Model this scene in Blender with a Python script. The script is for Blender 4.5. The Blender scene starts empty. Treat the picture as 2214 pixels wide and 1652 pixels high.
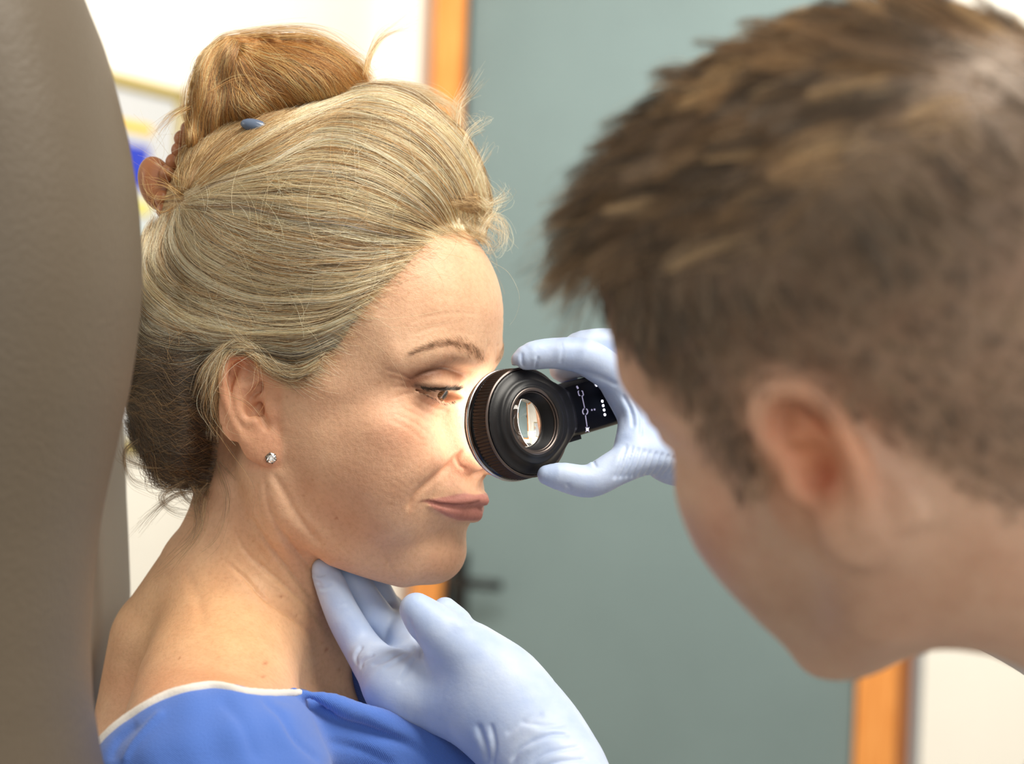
import bpy, math, random
import numpy as np
import openvdb
from mathutils import Vector, Matrix
from mathutils.bvhtree import BVHTree

S = bpy.context.scene
COL = S.collection
RNG = np.random.default_rng(7)

# ---------------------------------------------------------------- camera
FPX, D0, CAMZ, ROLL = 4284.0, 1020.0, 1.45, math.radians(2.3)
# "view frame": millimetres, x to the side, y depth beyond the focus plane, z up, origin on the lens axis
RX = np.array([math.cos(ROLL), 0, -math.sin(ROLL)])
RZ = np.array([math.sin(ROLL), 0, math.cos(ROLL)])
def v2w(p):
    """view frame (mm) -> world (m)"""
    p = np.asarray(p, float)
    a = np.empty_like(p)
    c, s = math.cos(ROLL), math.sin(ROLL)
    a[..., 0] = (p[..., 0]*c - p[..., 2]*s)/1000
    a[..., 1] = p[..., 1]/1000
    a[..., 2] = (p[..., 0]*s + p[..., 2]*c)/1000 + CAMZ
    return a
def V(px, py, d=0.0):
    """a point of the place: measured position (px,py) at depth d mm beyond the focus plane, in the view frame"""
    k = (D0+d)/FPX
    return np.array([(px-1107)*k, d, (826-py)*k])
cam = bpy.data.cameras.new('camera'); camo = bpy.data.objects.new('camera', cam); COL.objects.link(camo)
cam.sensor_width = 36; cam.lens = FPX/2214*36; cam.clip_start = .02
camo.location = (0, -D0/1000, CAMZ)
camo.matrix_world = Matrix.Translation((0, -D0/1000, CAMZ)) @ Matrix.Rotation(-ROLL, 4, 'Y') @ Matrix.Rotation(math.pi/2, 4, 'X')
cam.dof.use_dof = True; cam.dof.focus_distance = (D0-8)/1000; cam.dof.aperture_fstop = 69.66/11.5
S.camera = camo
S.view_settings.view_transform = 'Standard'; S.view_settings.look = 'None'
S.view_settings.gamma = 1; S.view_settings.use_curve_mapping = False
S.view_settings.exposure = 0.0
S.cycles.max_bounces = 6; S.cycles.diffuse_bounces = 3; S.cycles.glossy_bounces = 3; S.cycles.transmission_bounces = 5
S.cycles.use_adaptive_sampling = True; S.cycles.adaptive_threshold = .02
# ---------------------------------------------------------------- light
wd = bpy.data.worlds.new('room_light'); S.world = wd; wd.use_nodes = True
wd.node_tree.nodes['Background'].inputs[0].default_value = (1, .95, .87, 1)
wd.node_tree.nodes['Background'].inputs[1].default_value = .29
def area(name, loc, target, size, power, col=(1, 1, 1), sy=None):
    l = bpy.data.lights.new(name, 'AREA'); l.energy = power; l.color = col
    l.shape = 'RECTANGLE'; l.size = size; l.size_y = sy or size
    o = bpy.data.objects.new(name, l); COL.objects.link(o); o.location = loc
    o.rotation_euler = (Vector(target)-Vector(loc)).to_track_quat('-Z', 'Y').to_euler()
    return o
area('ceiling_panel_light', (.62, -.5, 2.65), (0, 0, 1.4), 1.0, 40, (1, .94, .84))
area('wall_wash_light', (.2, 1.6, 2.7), (.2, 3.4, 1.3), 1.6, 52, (1, .95, .86), .6)
area('room_fill_light', (.9, -2.6, 1.9), (.1, 0, 1.45), 1.6, 22, (1, .95, .88))
area('side_fill_light', (-2.2, -.6, 1.9), (0, 0, 1.4), 1.2, 12, (1, .95, .88))  # soft fill added from the left; no window is built there
# ---------------------------------------------------------------- tools
def new_obj(name, data, parent=None, **props):
    o = bpy.data.objects.new(name, data); COL.objects.link(o)
    if parent is not None: o.parent = parent
    for k, v in props.items(): o[k] = v
    return o
def root(name, loc_view, label, category, group=None):
    """an Empty at the thing's base"""
    o = new_obj(name, None, label=label, category=category)
    o.location = v2w(loc_view); o.empty_display_size = .02
    if group: o['group'] = group
    return o
def mesh_from(name, verts_w, faces, mat, parent=None, smooth=True, **props):
    me = bpy.data.meshes.new(name)
    v = np.asarray(verts_w, float)
    org = np.array(parent.location) if parent is not None else np.zeros(3)
    p = parent
    while p is not None and p.parent is not None:
        p = p.parent; org = org+np.array(p.location)
    v = v-org
    if isinstance(faces, tuple):          # (tris, quads) arrays
        tris, quads = faces
        nt, nq = len(tris), len(quads)
        me.vertices.add(len(v)); me.vertices.foreach_set('co', v.astype('f').ravel())
        loops = np.concatenate([np.asarray(tris).ravel(), np.asarray(quads).ravel()]).astype('i')
        me.loops.add(len(loops)); me.loops.foreach_set('vertex_index', loops)
        ls = np.concatenate([np.arange(nt)*3, nt*3+np.arange(nq)*4]).astype('i')
        me.polygons.add(nt+nq); me.polygons.foreach_set('loop_start', ls)
        me.update(calc_edges=True); me.validate()
    else:
        me.from_pydata([tuple(a) for a in v], [], [tuple(int(i) for i in f) for f in faces]); me.update()
    if smooth: me.polygons.foreach_set('use_smooth', np.ones(len(me.polygons), bool))
    if mat is not None: me.materials.append(mat)
    return new_obj(name, me, parent, **props)
def color_attr(o, name, arr):
    a = o.data.attributes.new(name, 'FLOAT_COLOR', 'POINT')
    c = np.ones((len(o.data.vertices), 4), 'f'); c[:, :3] = arr
    a.data.foreach_set('color', c.ravel())
def loft(rings, closed=True, caps=True):
    """rings: (n, m, 3) -> verts, faces"""
    r = np.asarray(rings); n, m = r.shape[:2]
    f = []
    for i in range(n-1):
        for j in range(m if closed else m-1):
            k = (j+1) % m
            f.append((i*m+j, i*m+k, (i+1)*m+k, (i+1)*m+j))
    if caps and closed:
        f.append(tuple(range(m-1, -1, -1))); f.append(tuple((n-1)*m+j for j in range(m)))
    return r.reshape(-1, 3), f
def catmull(pts, n):
    p = np.asarray(pts, float); k = len(p)
    if k == 2: return p[0]+(p[1]-p[0])*np.linspace(0, 1, n)[:, None]
    q = np.vstack([2*p[0]-p[1], p, 2*p[-1]-p[-2]])
    seg = np.linalg.norm(np.diff(p, axis=0), axis=1)+1e-6
    cum = np.concatenate([[0], np.cumsum(seg)])/seg.sum()
    t = np.linspace(0, 1, n); i = np.clip(np.searchsorted(cum, t, 'right')-1, 0, k-2)
    u = ((t-cum[i])/(cum[i+1]-cum[i]))[:, None]
    a, b, c, d = q[i], q[i+1], q[i+2], q[i+3]
    return .5*((2*b)+(-a+c)*u+(2*a-5*b+4*c-d)*u*u+(-a+3*b-3*c+d)*u**3)
def sstep(a, b, x):
    t = np.clip((x-a)/(b-a), 0, 1); return t*t*(3-2*t)

class Vol:
    """signed-distance modelling volume on a grid with its own spacing along each axis"""
    def __init__(s, ax, ay, az):
        s.a = [np.asarray(v, 'f') for v in (ax, ay, az)]
        s.f = np.full([len(v) for v in s.a], 60, 'f')
    @staticmethod
    def axis(*segs):
        """segs: start, (end, step), ..."""
        out = [segs[0]]
        for e, h in segs[1:]:
            n = max(1, int(round((e-out[-1])/h))); out += list(np.linspace(out[-1], e, n+1)[1:])
        return out
    def box(s, lo, hi):
        sl = []
        for v, l, h in zip(s.a, lo, hi):
            i = max(0, int(np.searchsorted(v, l))-1); j = min(len(v), int(np.searchsorted(v, h))+1)
            sl.append(slice(i, max(i, j)))
        sl = tuple(sl)
        X = s.a[0][sl[0]][:, None, None]; Y = s.a[1][sl[1]][None, :, None]; Z = s.a[2][sl[2]][None, None, :]
        return sl, X, Y, Z
    def put(s, sl, d, k, mode='+'):
        if 0 in [q.stop-q.start for q in sl]: return
        f = s.f[sl]
        if mode == '-': f, d = -f, d
        if k > 0:
            h = np.maximum(k-np.abs(f-d), 0)/k
            r = np.minimum(f, d)-h*h*k*.25
        else: r = np.minimum(f, d)
        s.f[sl] = -r if mode == '-' else r
    def ell(s, c, r, k=6, mode='+', R=None):
        c = np.asarray(c, 'f'); r = np.asarray(r, 'f'); m = k+4
        b = r if R is None else np.full(3, r.max())
        sl, X, Y, Z = s.box(c-b-m, c+b+m)
        dx, dy, dz = X-c[0], Y-c[1], Z-c[2]
        if R is not None:
            R = np.asarray(R, 'f')     # rows = ellipsoid axes
            dx, dy, dz = (R[i, 0]*dx+R[i, 1]*dy+R[i, 2]*dz for i in range(3))
        q = np.sqrt((dx/r[0])**2+(dy/r[1])**2+(dz/r[2])**2)
        g = np.sqrt((dx/r[0]**2)**2+(dy/r[1]**2)**2+(dz/r[2]**2)**2)+1e-6
        s.put(sl, q*(q-1)/g, k, mode)
    def cap(s, a, b, ra, rb=None, k=4, mode='+'):
        rb = ra if rb is None else rb
        a = np.asarray(a, 'f'); b = np.asarray(b, 'f'); m = max(ra, rb)+k+4
        sl, X, Y, Z = s.box(np.minimum(a, b)-m, np.maximum(a, b)+m)
        d = b-a; L = float(d@d)+1e-6
        t = np.clip(((X-a[0])*d[0]+(Y-a[1])*d[1]+(Z-a[2])*d[2])/L, 0, 1)
        q = np.sqrt((X-a[0]-t*d[0])**2+(Y-a[1]-t*d[1])**2+(Z-a[2]-t*d[2])**2)-(ra+(rb-ra)*t)
        s.put(sl, q, k, mode)
    def chain(s, pts, rad, k=3, mode='+', n=None):
        """smooth tube through pts with radii; its links are joined hard, then blended once"""
        pts = np.asarray(pts, float); rad = np.asarray(rad, float)
        if rad.ndim == 0: rad = np.full(len(pts), float(rad))
        if n:
            q = catmull(np.hstack([pts, rad[:, None]]), n); pts, rad = q[:, :3], q[:, 3]
        m = rad.max()+k+4
        sl, X, Y, Z = s.box(pts.min(0)-m, pts.max(0)+m)
        if 0 in [q.stop-q.start for q in sl]: return
        best = None
        for i in range(len(pts)-1):
            a, b = pts[i].astype('f'), pts[i+1].astype('f'); d = b-a; L = float(d@d)+1e-6
            t = np.clip(((X-a[0])*d[0]+(Y-a[1])*d[1]+(Z-a[2])*d[2])/L, 0, 1)
            q = np.sqrt((X-a[0]-t*d[0])**2+(Y-a[1]-t*d[1])**2+(Z-a[2]-t*d[2])**2)-(rad[i]+(rad[i+1]-rad[i])*t)
            best = q if best is None else np.minimum(best, q)
        s.put(sl, best.astype('f'), k, mode)
    def front(s, y, z):
        """x of the surface met from the front at (y, z)"""
        j = int(np.argmin(np.abs(s.a[1]-y))); k = int(np.argmin(np.abs(s.a[2]-z)))
        c = s.f[:, j, k]; i = np.nonzero(c < 0)[0]
        if len(i) == 0: return 0.0
        i = i[-1]; t = c[i]/(c[i]-c[i+1]); return float(s.a[0][i]*(1-t)+s.a[0][i+1]*t)
    def on(s, pts, off):
        return [(s.front(y, z)+o, y, z) for (y, z), o in zip(pts, off)]
    def smooth(s, it=1):
        for _ in range(it):
            for ax in range(3):
                f = s.f; a = [slice(None)]*3; b = [slice(None)]*3; c = [slice(None)]*3
                a[ax] = slice(1, -1); b[ax] = slice(0, -2); c[ax] = slice(2, None)
                f[tuple(a)] = .5*f[tuple(a)]+.25*(f[tuple(b)]+f[tuple(c)])
    def mesh(s):
        g = openvdb.FloatGrid(60.0)
        g.copyFromArray(s.f)
        p, t, q = g.convertToPolygons(isovalue=0.0, adaptivity=0.0)
        out = np.stack([np.interp(p[:, i], np.arange(len(s.a[i])), s.a[i]) for i in range(3)], 1)
        t, q = t[:, ::-1].astype(np.int64), q[:, ::-1].astype(np.int64)
        vol6 = np.einsum('ij,ij->i', out[q[:, 0]], np.cross(out[q[:, 1]], out[q[:, 2]])+np.cross(out[q[:, 2]], out[q[:, 3]])).sum()
        if vol6 < 0: t, q = t[:, ::-1], q[:, ::-1]
        return out, t, q
def vnormals(p, t, q):
    n = np.zeros_like(p)
    for f in (t, q):
        if len(f) == 0: continue
        a = np.cross(p[f[:, 1]]-p[f[:, 0]], p[f[:, 2]]-p[f[:, 0]])
        if f.shape[1] == 4: a = a+np.cross(p[f[:, 2]]-p[f[:, 0]], p[f[:, 3]]-p[f[:, 0]])
        for j in range(f.shape[1]): np.add.at(n, f[:, j], a)
    return n/(np.linalg.norm(n, axis=1, keepdims=True)+1e-9)
def edges_of(t, q):
    e = []
    for f in (t, q):
        if len(f):
            m = f.shape[1]
            for j in range(m): e.append(np.stack([f[:, j], f[:, (j+1) % m]], 1))
    return np.concatenate(e).astype(np.int64)
def relax(p, t, q, it=2, w=.5):
    e = edges_of(t, q); cnt = np.zeros(len(p)); np.add.at(cnt, e[:, 0], 1); np.add.at(cnt, e[:, 1], 1)
    for _ in range(it):
        s = np.zeros_like(p); np.add.at(s, e[:, 0], p[e[:, 1]]); np.add.at(s, e[:, 1], p[e[:, 0]])
        p = p*(1-w)+w*s/np.maximum(cnt, 1)[:, None]
    return p
def line_dist(P, line):
    """distance of 2-D points P to a polyline, and the parameter along it"""
    line = np.asarray(line, float); best = np.full(len(P), 1e9); par = np.zeros(len(P)); side = np.zeros(len(P))
    n = len(line)-1
    for i in range(n):
        a, b = line[i], line[i+1]; d = b-a
        t = np.clip(((P-a)@d)/(d@d+1e-9), 0, 1); r = P-a-t[:, None]*d
        q = np.hypot(r[:, 0], r[:, 1]); m = q < best
        best[m] = q[m]; par[m] = (i+t[m])/n; side[m] = (d[0]*r[m, 1]-d[1]*r[m, 0])
    return best, par, np.sign(side)
class Frame:
    """a head's own frame (x forward, y to its left, z up) placed in the view frame"""
    def __init__(s, origin, fwd, up, scale=1.0):
        f = np.asarray(fwd, float); f /= np.linalg.norm(f); u = np.asarray(up, float); u -= f*(u@f); u /= np.linalg.norm(u)
        s.M = np.stack([f, np.cross(u, f), u], 1)*scale; s.o = np.asarray(origin, float); s.sc = scale
        s.I = np.linalg.inv(s.M)
    def to_view(s, p): return np.asarray(p, float)@s.M.T+s.o
    def to_local(s, p): return (np.asarray(p, float)-s.o)@s.I.T
    def world(s, p): return v2w(s.to_view(p))
    def L(s, px, py, lat):
        """the point of the plane y=lat seen at (px,py)"""
        c = s.to_local(np.array([0, -D0, 0])); d = s.to_local(V(px, py, 0))-c
        return c+d*((lat-c[1])/d[1])
    def px(s, p):
        v = s.to_view(p); k = FPX/(D0+v[..., 1])
        return np.stack([1107+v[..., 0]*k, 826-v[..., 2]*k], -1)
# ---------------------------------------------------------------- heads
def tab(z, zs, vs):
    zz = np.linspace(zs[0], zs[-1], 400); v = np.interp(zz, zs, vs)
    k = np.hanning(23); k /= k.sum(); v = np.convolve(np.pad(v, 11, 'edge'), k, 'valid')
    return np.interp(z, zz, v).astype('f')
def ear_sdf(vol, fr, side):
    """fr: (origin, u, v, w) axes of the ear in the head's frame: u towards the face, v up, w outwards"""
    o, u, v, w = [np.array(a, float) for a in fr]
    if side < 0:
        for a in (o, u, v, w): a[1] *= -1
    def E(X, Y, h=0.0): return o+u*((X-745)/20.65)-v*((Y-780)/20.65)+w*h
    # plate of the auricle
    R = np.stack([u, v, w])
    c = np.cos(math.radians(14)); s_ = np.sin(math.radians(14))
    R2 = np.stack([c*u-s_*v, s_*u+c*v, w])
    vol.ell(E(480, 640, -1.5), (12.8, 25.5, 3.2), 3, '+', R2)
    vol.ell(E(560, 640, -7), (13, 20, 6.5), 6, '+', R2)
    # concha
    vol.ell(E(620, 760, 2.5), (6.6, 11, 7.5), 2.5, '-', R2)
    vol.ell(E(640, 560, 1.5), (5, 4.6, 3.2), 2.0, '-', R2)
    # scapha
    vol.chain([E(560, 330, 2.6), E(420, 360, 2.4), E(335, 480, 2.4), E(330, 620, 2.4), E(370, 780, 2.6), E(440, 930, 3)],
              [1.2, 2.2, 2.6, 2.4, 2.1, 1.0], 2, '-', 14)
    # helix
    vol.chain([E(705, 720, -1.5), E(730, 560, .5), E(700, 400, 2), E(610, 262, 2.8), E(480, 215, 3), E(350, 262, 3), E(272, 390, 3),
               E(258, 540, 2.6), E(285, 700, 2), E(335, 850, 1.4), E(405, 1000, .8), E(480, 1120, 0)],
              [1.8, 2.3, 2.7, 2.9, 3.0, 2.9, 2.7, 2.5, 2.4, 2.4, 2.6, 3.0], 2, '+', 40)
    # antihelix and its two crura
    vol.chain([E(470, 350, 0), E(450, 480, .8), E(405, 610, 1.5), E(405, 740, 1.7), E(440, 860, 1.6), E(520, 940, 1.4), E(590, 935, 1.6)],
              [2.0, 2.6, 2.5, 2.3, 2.2, 2.3, 2.6], 2.5, '+', 24)
    vol.chain([E(440, 580, 1), E(540, 545, 1), E(650, 460, .2)], [2.4, 2.2, 1.6], 2, '+', 8)
    # crus of the helix, tragus, lobe
    vol.chain([E(735, 640, .6), E(640, 680, -1.5), E(540, 740, -4)], [2.2, 1.9, 1.5], 2.5, '+', 8)
    vol.ell(E(765, 800, 1.2), (3.6, 6, 3.0), 3.5, '+', R)
    vol.ell(E(640, 1060, .6), (7.6, 8.2, 2.9), 4, '+', R2)
    vol.ell(E(720, 1230, .2), (7.2, 8.4, 3.0), 4, '+', R2)
    vol.ell(E(600, 1180, -.3), (7.0, 8.6, 2.6), 4, '+', R2)
    vol.cap(E(720, 990, 3.2), E(640, 820, 2.5), 1.6, 2.2, 2, '-')
HZ = [-94, -88, -84, -78, -70, -62, -52, -45, -35, -25, -10, 5, 20, 35, 60]
def head_sdf(vol, P):
    """P: proportions"""
    g = P.get
    # cranium
    vol.ell((-6, 0, 44), (90, g('cw', 71), 80), 10)
    vol.ell((35, 0, 55), (58, 58, 55), 24)
    vol.ell((-45, 0, 10), (44, 55, 45), 20)
    # face, a stack of cross-sections
    sl, X, Y, Z = vol.box((-40, -80, -98), (110, 80, 66))
    xf = tab(Z, HZ, g('xf', [49, 64, 75, 82, 86, 86, 87, 88, 89, 87, 82, 82, 84, 88, 86]))
    w = tab(Z, HZ, g('w', [.5, 14, 24, 33, 42, 48.5, 54, 57, 61, 63.5, 66, 66.5, 66, 65, 62]))
    xc = tab(Z, HZ, g('xc', [46, 46, 46, 42, 35, 26, 18, 15, 14, 14, 14, 16, 20, 24, 24]))
    xb = tab(Z, HZ, g('xb', [30, 24, 15, 5, -6, -12, -16, -20, -22, -24, -26, -28, -30, -30, -30]))
    u = np.where(X > xc, (X-xc)/(xf-xc), (X-xc)/(xb-xc)); v = np.abs(Y)/w
    n = 2.15
    r = (np.abs(u)**n+v**n)**(1/n)
    top = np.maximum(Z-30, 0)/34.0
    rr = ((r**2.4)+(top**2.4))**(1/2.4)
    fd = (rr-1)*np.minimum(w, 46); bt = -84.5-Z; h = np.maximum(6-np.abs(fd-bt), 0)/6
    vol.put(sl, (np.maximum(fd, bt)+h*h*1.5).astype('f'), 14)
    br = g('brow', 1.0)
    for s in (1, -1):
        y = lambda a: s*a
        vol.chain([(82, y(9), 34), (81, y(22), 37.5), (74, y(38), 38), (62, y(50), 32)], [7*br, 7.5*br, 7*br, 6], 8)
        # orbit, then the lids over the eyeball
        vol.ell((89, y(33), 19), (12.0, 19, 11.5), 9, '-')
        vol.ell((84, y(17), 18), (5, 5, 9), 9, '-')
        vol.ell((80, y(17), 18), (7, 8, 9), 7)
        vol.ell((EYX, y(30.5), 19.5), (13.9, 14.6, 13.6), 4)
        # cheekbone, cheek, fold beside the nose
        vol.ell((59-g('ck', 0)*.5, y(43), -5), (17, 18, 13), 14)
        ck = g('ck', 0)
        vol.ell((64+g('smile', 1)*2-ck, y(33), -18), (18, 18, 16), 14)
        vol.ell((44, y(41), -24), (27, 20.5, 23), 16)
        vol.ell((62-ck*1.3, y(36), -42), (16, 15, 20), 16)
        vol.ell((84-ck*.4, y(13), -6), (12, 9, 17), 10)
        # jaw
        vol.chain([(2, y(g('jw', 53)), -40), (10, y(g('jw', 53)-2), -55), (36, y(39), -72), (66, y(19), -80)], [7, 8, 8.5, 8.5], 16)
        # hollow of the temple
        vol.ell((48, y(76), 34), (24, 11, 20), 10, '-')
    # nose
    ns = g('nose', 1.0)
    vol.chain([(83, 0, 30), (83.5, 0, 20), (91, 0, 6), (101*ns, 0, -9)], [7.5, 6, 6.3, 7.2], 7, '+', 14)
    vol.ell((103*ns, 0, -14), (9.5, 9, 8), 4)
    vol.chain([(104*ns, 0, -20), (94, 0, -25)], [4.4, 4.4], 4)
    for s in (1, -1):
        vol.ell((93.5, s*11.0, -17.5), (9.0, 5.2, 6.6), 4)
        vol.ell((99, s*6.6, -24), (6.2, 3.1, 4.6), 1.5, '-')
    # mouth and chin
    vol.ell((75-g('ck', 0), 0, -39), (21.0, 29, 19), 10)
    vol.ell((75+g('chin', 0), 0, -71), (15.5, 21, 16.2), 9)
    vol.ell((95, 0, -55), (5, 17, 4.0), 6, '-')
    lz = g('lipz', 0)
    up = [(0.3, -38.8), (5, -38.0), (13, -39.2), (22, -40.0), (29, -40.0), (34.5, -40.2)]
    lo = [(0, -46.6), (10, -46.2), (20, -45.0), (29, -42.8), (35, -41.0)]
    mid = [(0, -42.6), (6, -42.6), (14, -42.9), (22, -42.6), (30, -41.2), (36.5, -40.3)]
    for s in (1, -1):
        a = vol.on([(s*y, z) for y, z in up], [-.3, -.3, -.5, -.6, -.6, -.6])
        b = vol.on([(s*y, z) for y, z in lo], [-2.0, -2.0, -1.5, -1.1, -.7])
        c = vol.on([(s*y, z) for y, z in mid], [3.6, 3.6, 2.9, 1.9, .8, .2])
        vol.chain(a, [3.3, 3.5, 2.8, 1.8, 1.1, .6], 2.4, '+', 16)
        vol.chain(b, [4.4, 4.2, 3.1, 1.9, .8], 2.4, '+', 14)
        vol.chain(c, [1.2, 1.2, 1.2, 1.1, .9, .6], 1.0, '-', 20)
    x = vol.front(0, -29)
    vol.ell((x+1.5, 0, -29), (3.2, 2.4, 5), 3, '-')
EYX = 71.6
def eye_cut(vol, up, lo):
    """the opening between the lids; up/lo: (angle from the inner corner 0..1) -> height table"""
    for s in (1, -1):
        sl, X, Y, Z = vol.box((62, min(s*13, s*50), 2), (94, max(s*13, s*50), 34))
        t = np.clip((s*Y-15.5)/30.0, 0, 1)
        zu = np.interp(t, np.linspace(0, 1, len(up)), up); zl = np.interp(t, np.linspace(0, 1, len(lo)), lo)
        d = np.maximum(Z-zu, zl-Z); d = np.maximum(d, 12.5-np.sqrt((X-EYX)**2+(Y-s*30.5)**2+(Z-19.5)**2))
        d = np.maximum(d, np.abs(s*Y-30.5)-15.0)
        vol.put(sl, d.astype('f'), .5, '-')
# ---------------------------------------------------------------- materials
def srgb(*c):
    c = np.array(c, float)/255
    return np.where(c <= .04045, c/12.92, ((c+.055)/1.055)**2.4)
def mat(name, base=(.5, .5, .5), rough=.5, metal=0.0, spec=.5, coat=0.0, sheen=0.0, emit=None, estr=0.0, sss=0.0, sssr=(1, .4, .2), ssss=.004, alpha=1, trans=0.0, ior=1.45):
    m = bpy.data.materials.new(name); m.use_nodes = True
    b = m.node_tree.nodes['Principled BSDF']; i = b.inputs
    i['Base Color'].default_value = (*[float(x) for x in base], 1); i['Roughness'].default_value = rough; i['Metallic'].default_value = metal
    i['Specular IOR Level'].default_value = spec; i['Coat Weight'].default_value = coat; i['Sheen Weight'].default_value = sheen
    i['Subsurface Weight'].default_value = sss; i['Subsurface Radius'].default_value = sssr; i['Subsurface Scale'].default_value = ssss
    i['Transmission Weight'].default_value = trans; i['IOR'].default_value = ior
    if emit is not None:
        i['Emission Color'].default_value = (*emit, 1); i['Emission Strength'].default_value = estr
    return m
class NT:
    """short-hand for node building"""
    def __init__(s, m): s.n = m.node_tree.nodes; s.l = m.node_tree.links; s.b = s.n['Principled BSDF']
    def add(s, t, **kw):
        x = s.n.new(t)
        for k, v in kw.items():
            if k.startswith('i_'): x.inputs[k[2:].replace('_', ' ')].default_value = v
            else: setattr(x, k, v)
        return x
    def noise(s, scale, detail=3, vec=None, rough=.55, stretch=None):
        x = s.add('ShaderNodeTexNoise'); x.inputs['Scale'].default_value = scale; x.inputs['Detail'].default_value = detail; x.inputs['Roughness'].default_value = rough
        if vec is None: vec = s.add('ShaderNodeTexCoord').outputs['Object']
        if stretch:
            mp = s.add('ShaderNodeMapping'); mp.inputs['Scale'].default_value = stretch; s.l.new(vec, mp.inputs[0]); vec = mp.outputs[0]
        s.l.new(vec, x.inputs['Vector']); return x
    def ramp(s, src, stops):
        r = s.add('ShaderNodeValToRGB'); e = r.color_ramp.elements
        while len(e) < len(stops): e.new(.5)
        for q, (p, c) in zip(e, stops): q.position = p; q.color = (*c, 1) if len(c) == 3 else c
        s.l.new(src, r.inputs[0]); return r
    def mix(s, a, b, fac, blend='MIX'):
        x = s.add('ShaderNodeMix', data_type='RGBA', blend_type=blend)
        for k, v in ((0, fac), (6, a), (7, b)):
            if hasattr(v, 'links') or isinstance(v, bpy.types.NodeSocket): s.l.new(v, x.inputs[k])
            else: x.inputs[k].default_value = v if k == 0 else (*v, 1)
        return x.outputs[2]
    def bump(s, h, strength=.3, dist=.001, normal=None):
        b = s.add('ShaderNodeBump'); b.inputs['Strength'].default_value = strength; b.inputs['Distance'].default_value = dist
        s.l.new(h, b.inputs['Height'])
        if normal is not None: s.l.new(normal, b.inputs['Normal'])
        return b.outputs[0]
def skin_mat(name, tint=(1, 1, 1), rough=.48):
    m = mat(name, (.6, .4, .3), rough, spec=.42, sss=.22, ssss=.005); t = NT(m)
    vc = t.add('ShaderNodeAttribute', attribute_name='tone').outputs['Color']
    n1 = t.noise(55, 5); n2 = t.noise(420, 4); n3 = t.noise(1500, 2); n4 = t.noise(16, 4)
    r1 = t.ramp(n1.outputs['Fac'], [(.35, (.93, .86, .83)), (.62, (1.04, 1.03, 1.02))])
    r2 = t.ramp(n2.outputs['Fac'], [(.3, (.90, .86, .83)), (.55, (1.02, 1.01, 1))])
    r4 = t.ramp(n4.outputs['Fac'], [(.35, (1.0, .93, .90)), (.65, (1.0, 1.02, 1.02))])
    c = t.mix(vc, r1.outputs[0], .8, 'MULTIPLY'); c = t.mix(c, r2.outputs[0], .8, 'MULTIPLY'); c = t.mix(c, r4.outputs[0], .7, 'MULTIPLY')
    # freckles
    v = t.add('ShaderNodeTexVoronoi'); v.inputs['Scale'].default_value = 120
    t.l.new(t.add('ShaderNodeTexCoord').outputs['Object'], v.inputs['Vector'])
    fr = t.ramp(v.outputs['Distance'], [(.05, (.80, .66, .56)), (.14, (1, 1, 1))])
    c = t.mix(c, fr.outputs[0], .35, 'MULTIPLY')
    t.l.new(c, t.b.inputs['Base Color'])
    b = t.bump(n3.outputs['Fac'], .22, .0006); b = t.bump(n2.outputs['Fac'], .35, .0009, b)
    t.l.new(b, t.b.inputs['Normal'])
    return m
M_SKIN_W = skin_mat('skin_of_woman'); M_SKIN_M = skin_mat('skin_of_man', rough=.5)
# ---------------------------------------------------------------- the woman
def dirv(yaw, pitch):
    y, p = math.radians(yaw), math.radians(pitch)
    return (math.cos(y)*math.cos(p), -math.sin(y)*math.cos(p), -math.sin(p))
WF = Frame(V(697, 874, 62), dirv(20, 7), (0, 0, 1))
vol = Vol(Vol.axis(-230, (-104, 6), (-20, 2.2), (116, .95), (190, 5)), Vol.axis(-230, (-84, 4), (84, 1.15), (250, 6)),
          Vol.axis(-330, (-190, 5), (-100, 1.8), (60, .95), (132, 3)))
head_sdf(vol, {})
eye_cut(vol, [14.8, 16.8, 17.9, 18.2, 18.0, 17.2], [14.0, 12.0, 11.2, 12.4, 14.8, 16.6])
WEAR = WF.to_local(V(583, 880, 0)); WEAR[1] = abs(WEAR[1])
def wdir(d): a = WF.I@np.array(d, float); a[1] *= -1; return a
ear_fr = (WEAR, wdir((1, 0, 0)), wdir((0, 0, 1)), wdir((0, -1, 0)))
wl = lambda px, py, d: WF.to_local(V(px, py, d))
def torso_w(vol, g=0.0, k=16, tf=None, gown=False):
    """neck and upper body; g inflates it (the gown)"""
    P = tf or wl
    if not gown:
        vol.chain([P(600, 960, 66), P(590, 1060, 62), P(578, 1150, 60), P(552, 1290, 62), P(566, 1400, 70), P(622, 1560, 78)], [40, 41, 41, 40, 42, 46], 12)
        vol.chain([P(520, 1060, 62), P(505, 1130, 61), P(452, 1240, 64), P(385, 1400, 72), P(362, 1560, 78)], [16, 19, 28, 38, 40], 16)
        for d in (20, 104):       # the long neck muscles
            vol.chain([P(572, 1010, d), P(610, 1150, d+4), P(690, 1330, 52 if d < 50 else 92), P(722, 1440, 62 if d < 50 else 90)], [12, 11, 9, 8], 12)
    R = WF.M.T if tf is None else np.eye(3)
    vol.chain([P(505, 1330, 50), P(470, 1500, 0), P(450, 1720, -70)], [36+g, 42+g, 50+g], 22)
    vol.chain([P(520, 1350, 74), P(540, 1500, 130), P(580, 1680, 215)], [34+g, 42+g, 50+g], 22)
    vol.ell(P(520, 1960, 75), (96+g, 150+g, 128+g), 24, '+', R)
    vol.ell(P(640, 1880, 70), (84+g, 105+g, 78+g), 24, '+', R)
    vol.cap(P(450, 1730, -80), P(560, 2100, -120), 50+g, 44+g, 20)
    vol.cap(P(580, 1680, 215), P(680, 2100, 250), 50+g, 44+g, 20)
torso_w(vol)
ear_sdf(vol, ear_fr, 1); ear_sdf(vol, ear_fr, -1)
p, t, q = vol.mesh(); del vol
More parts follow.
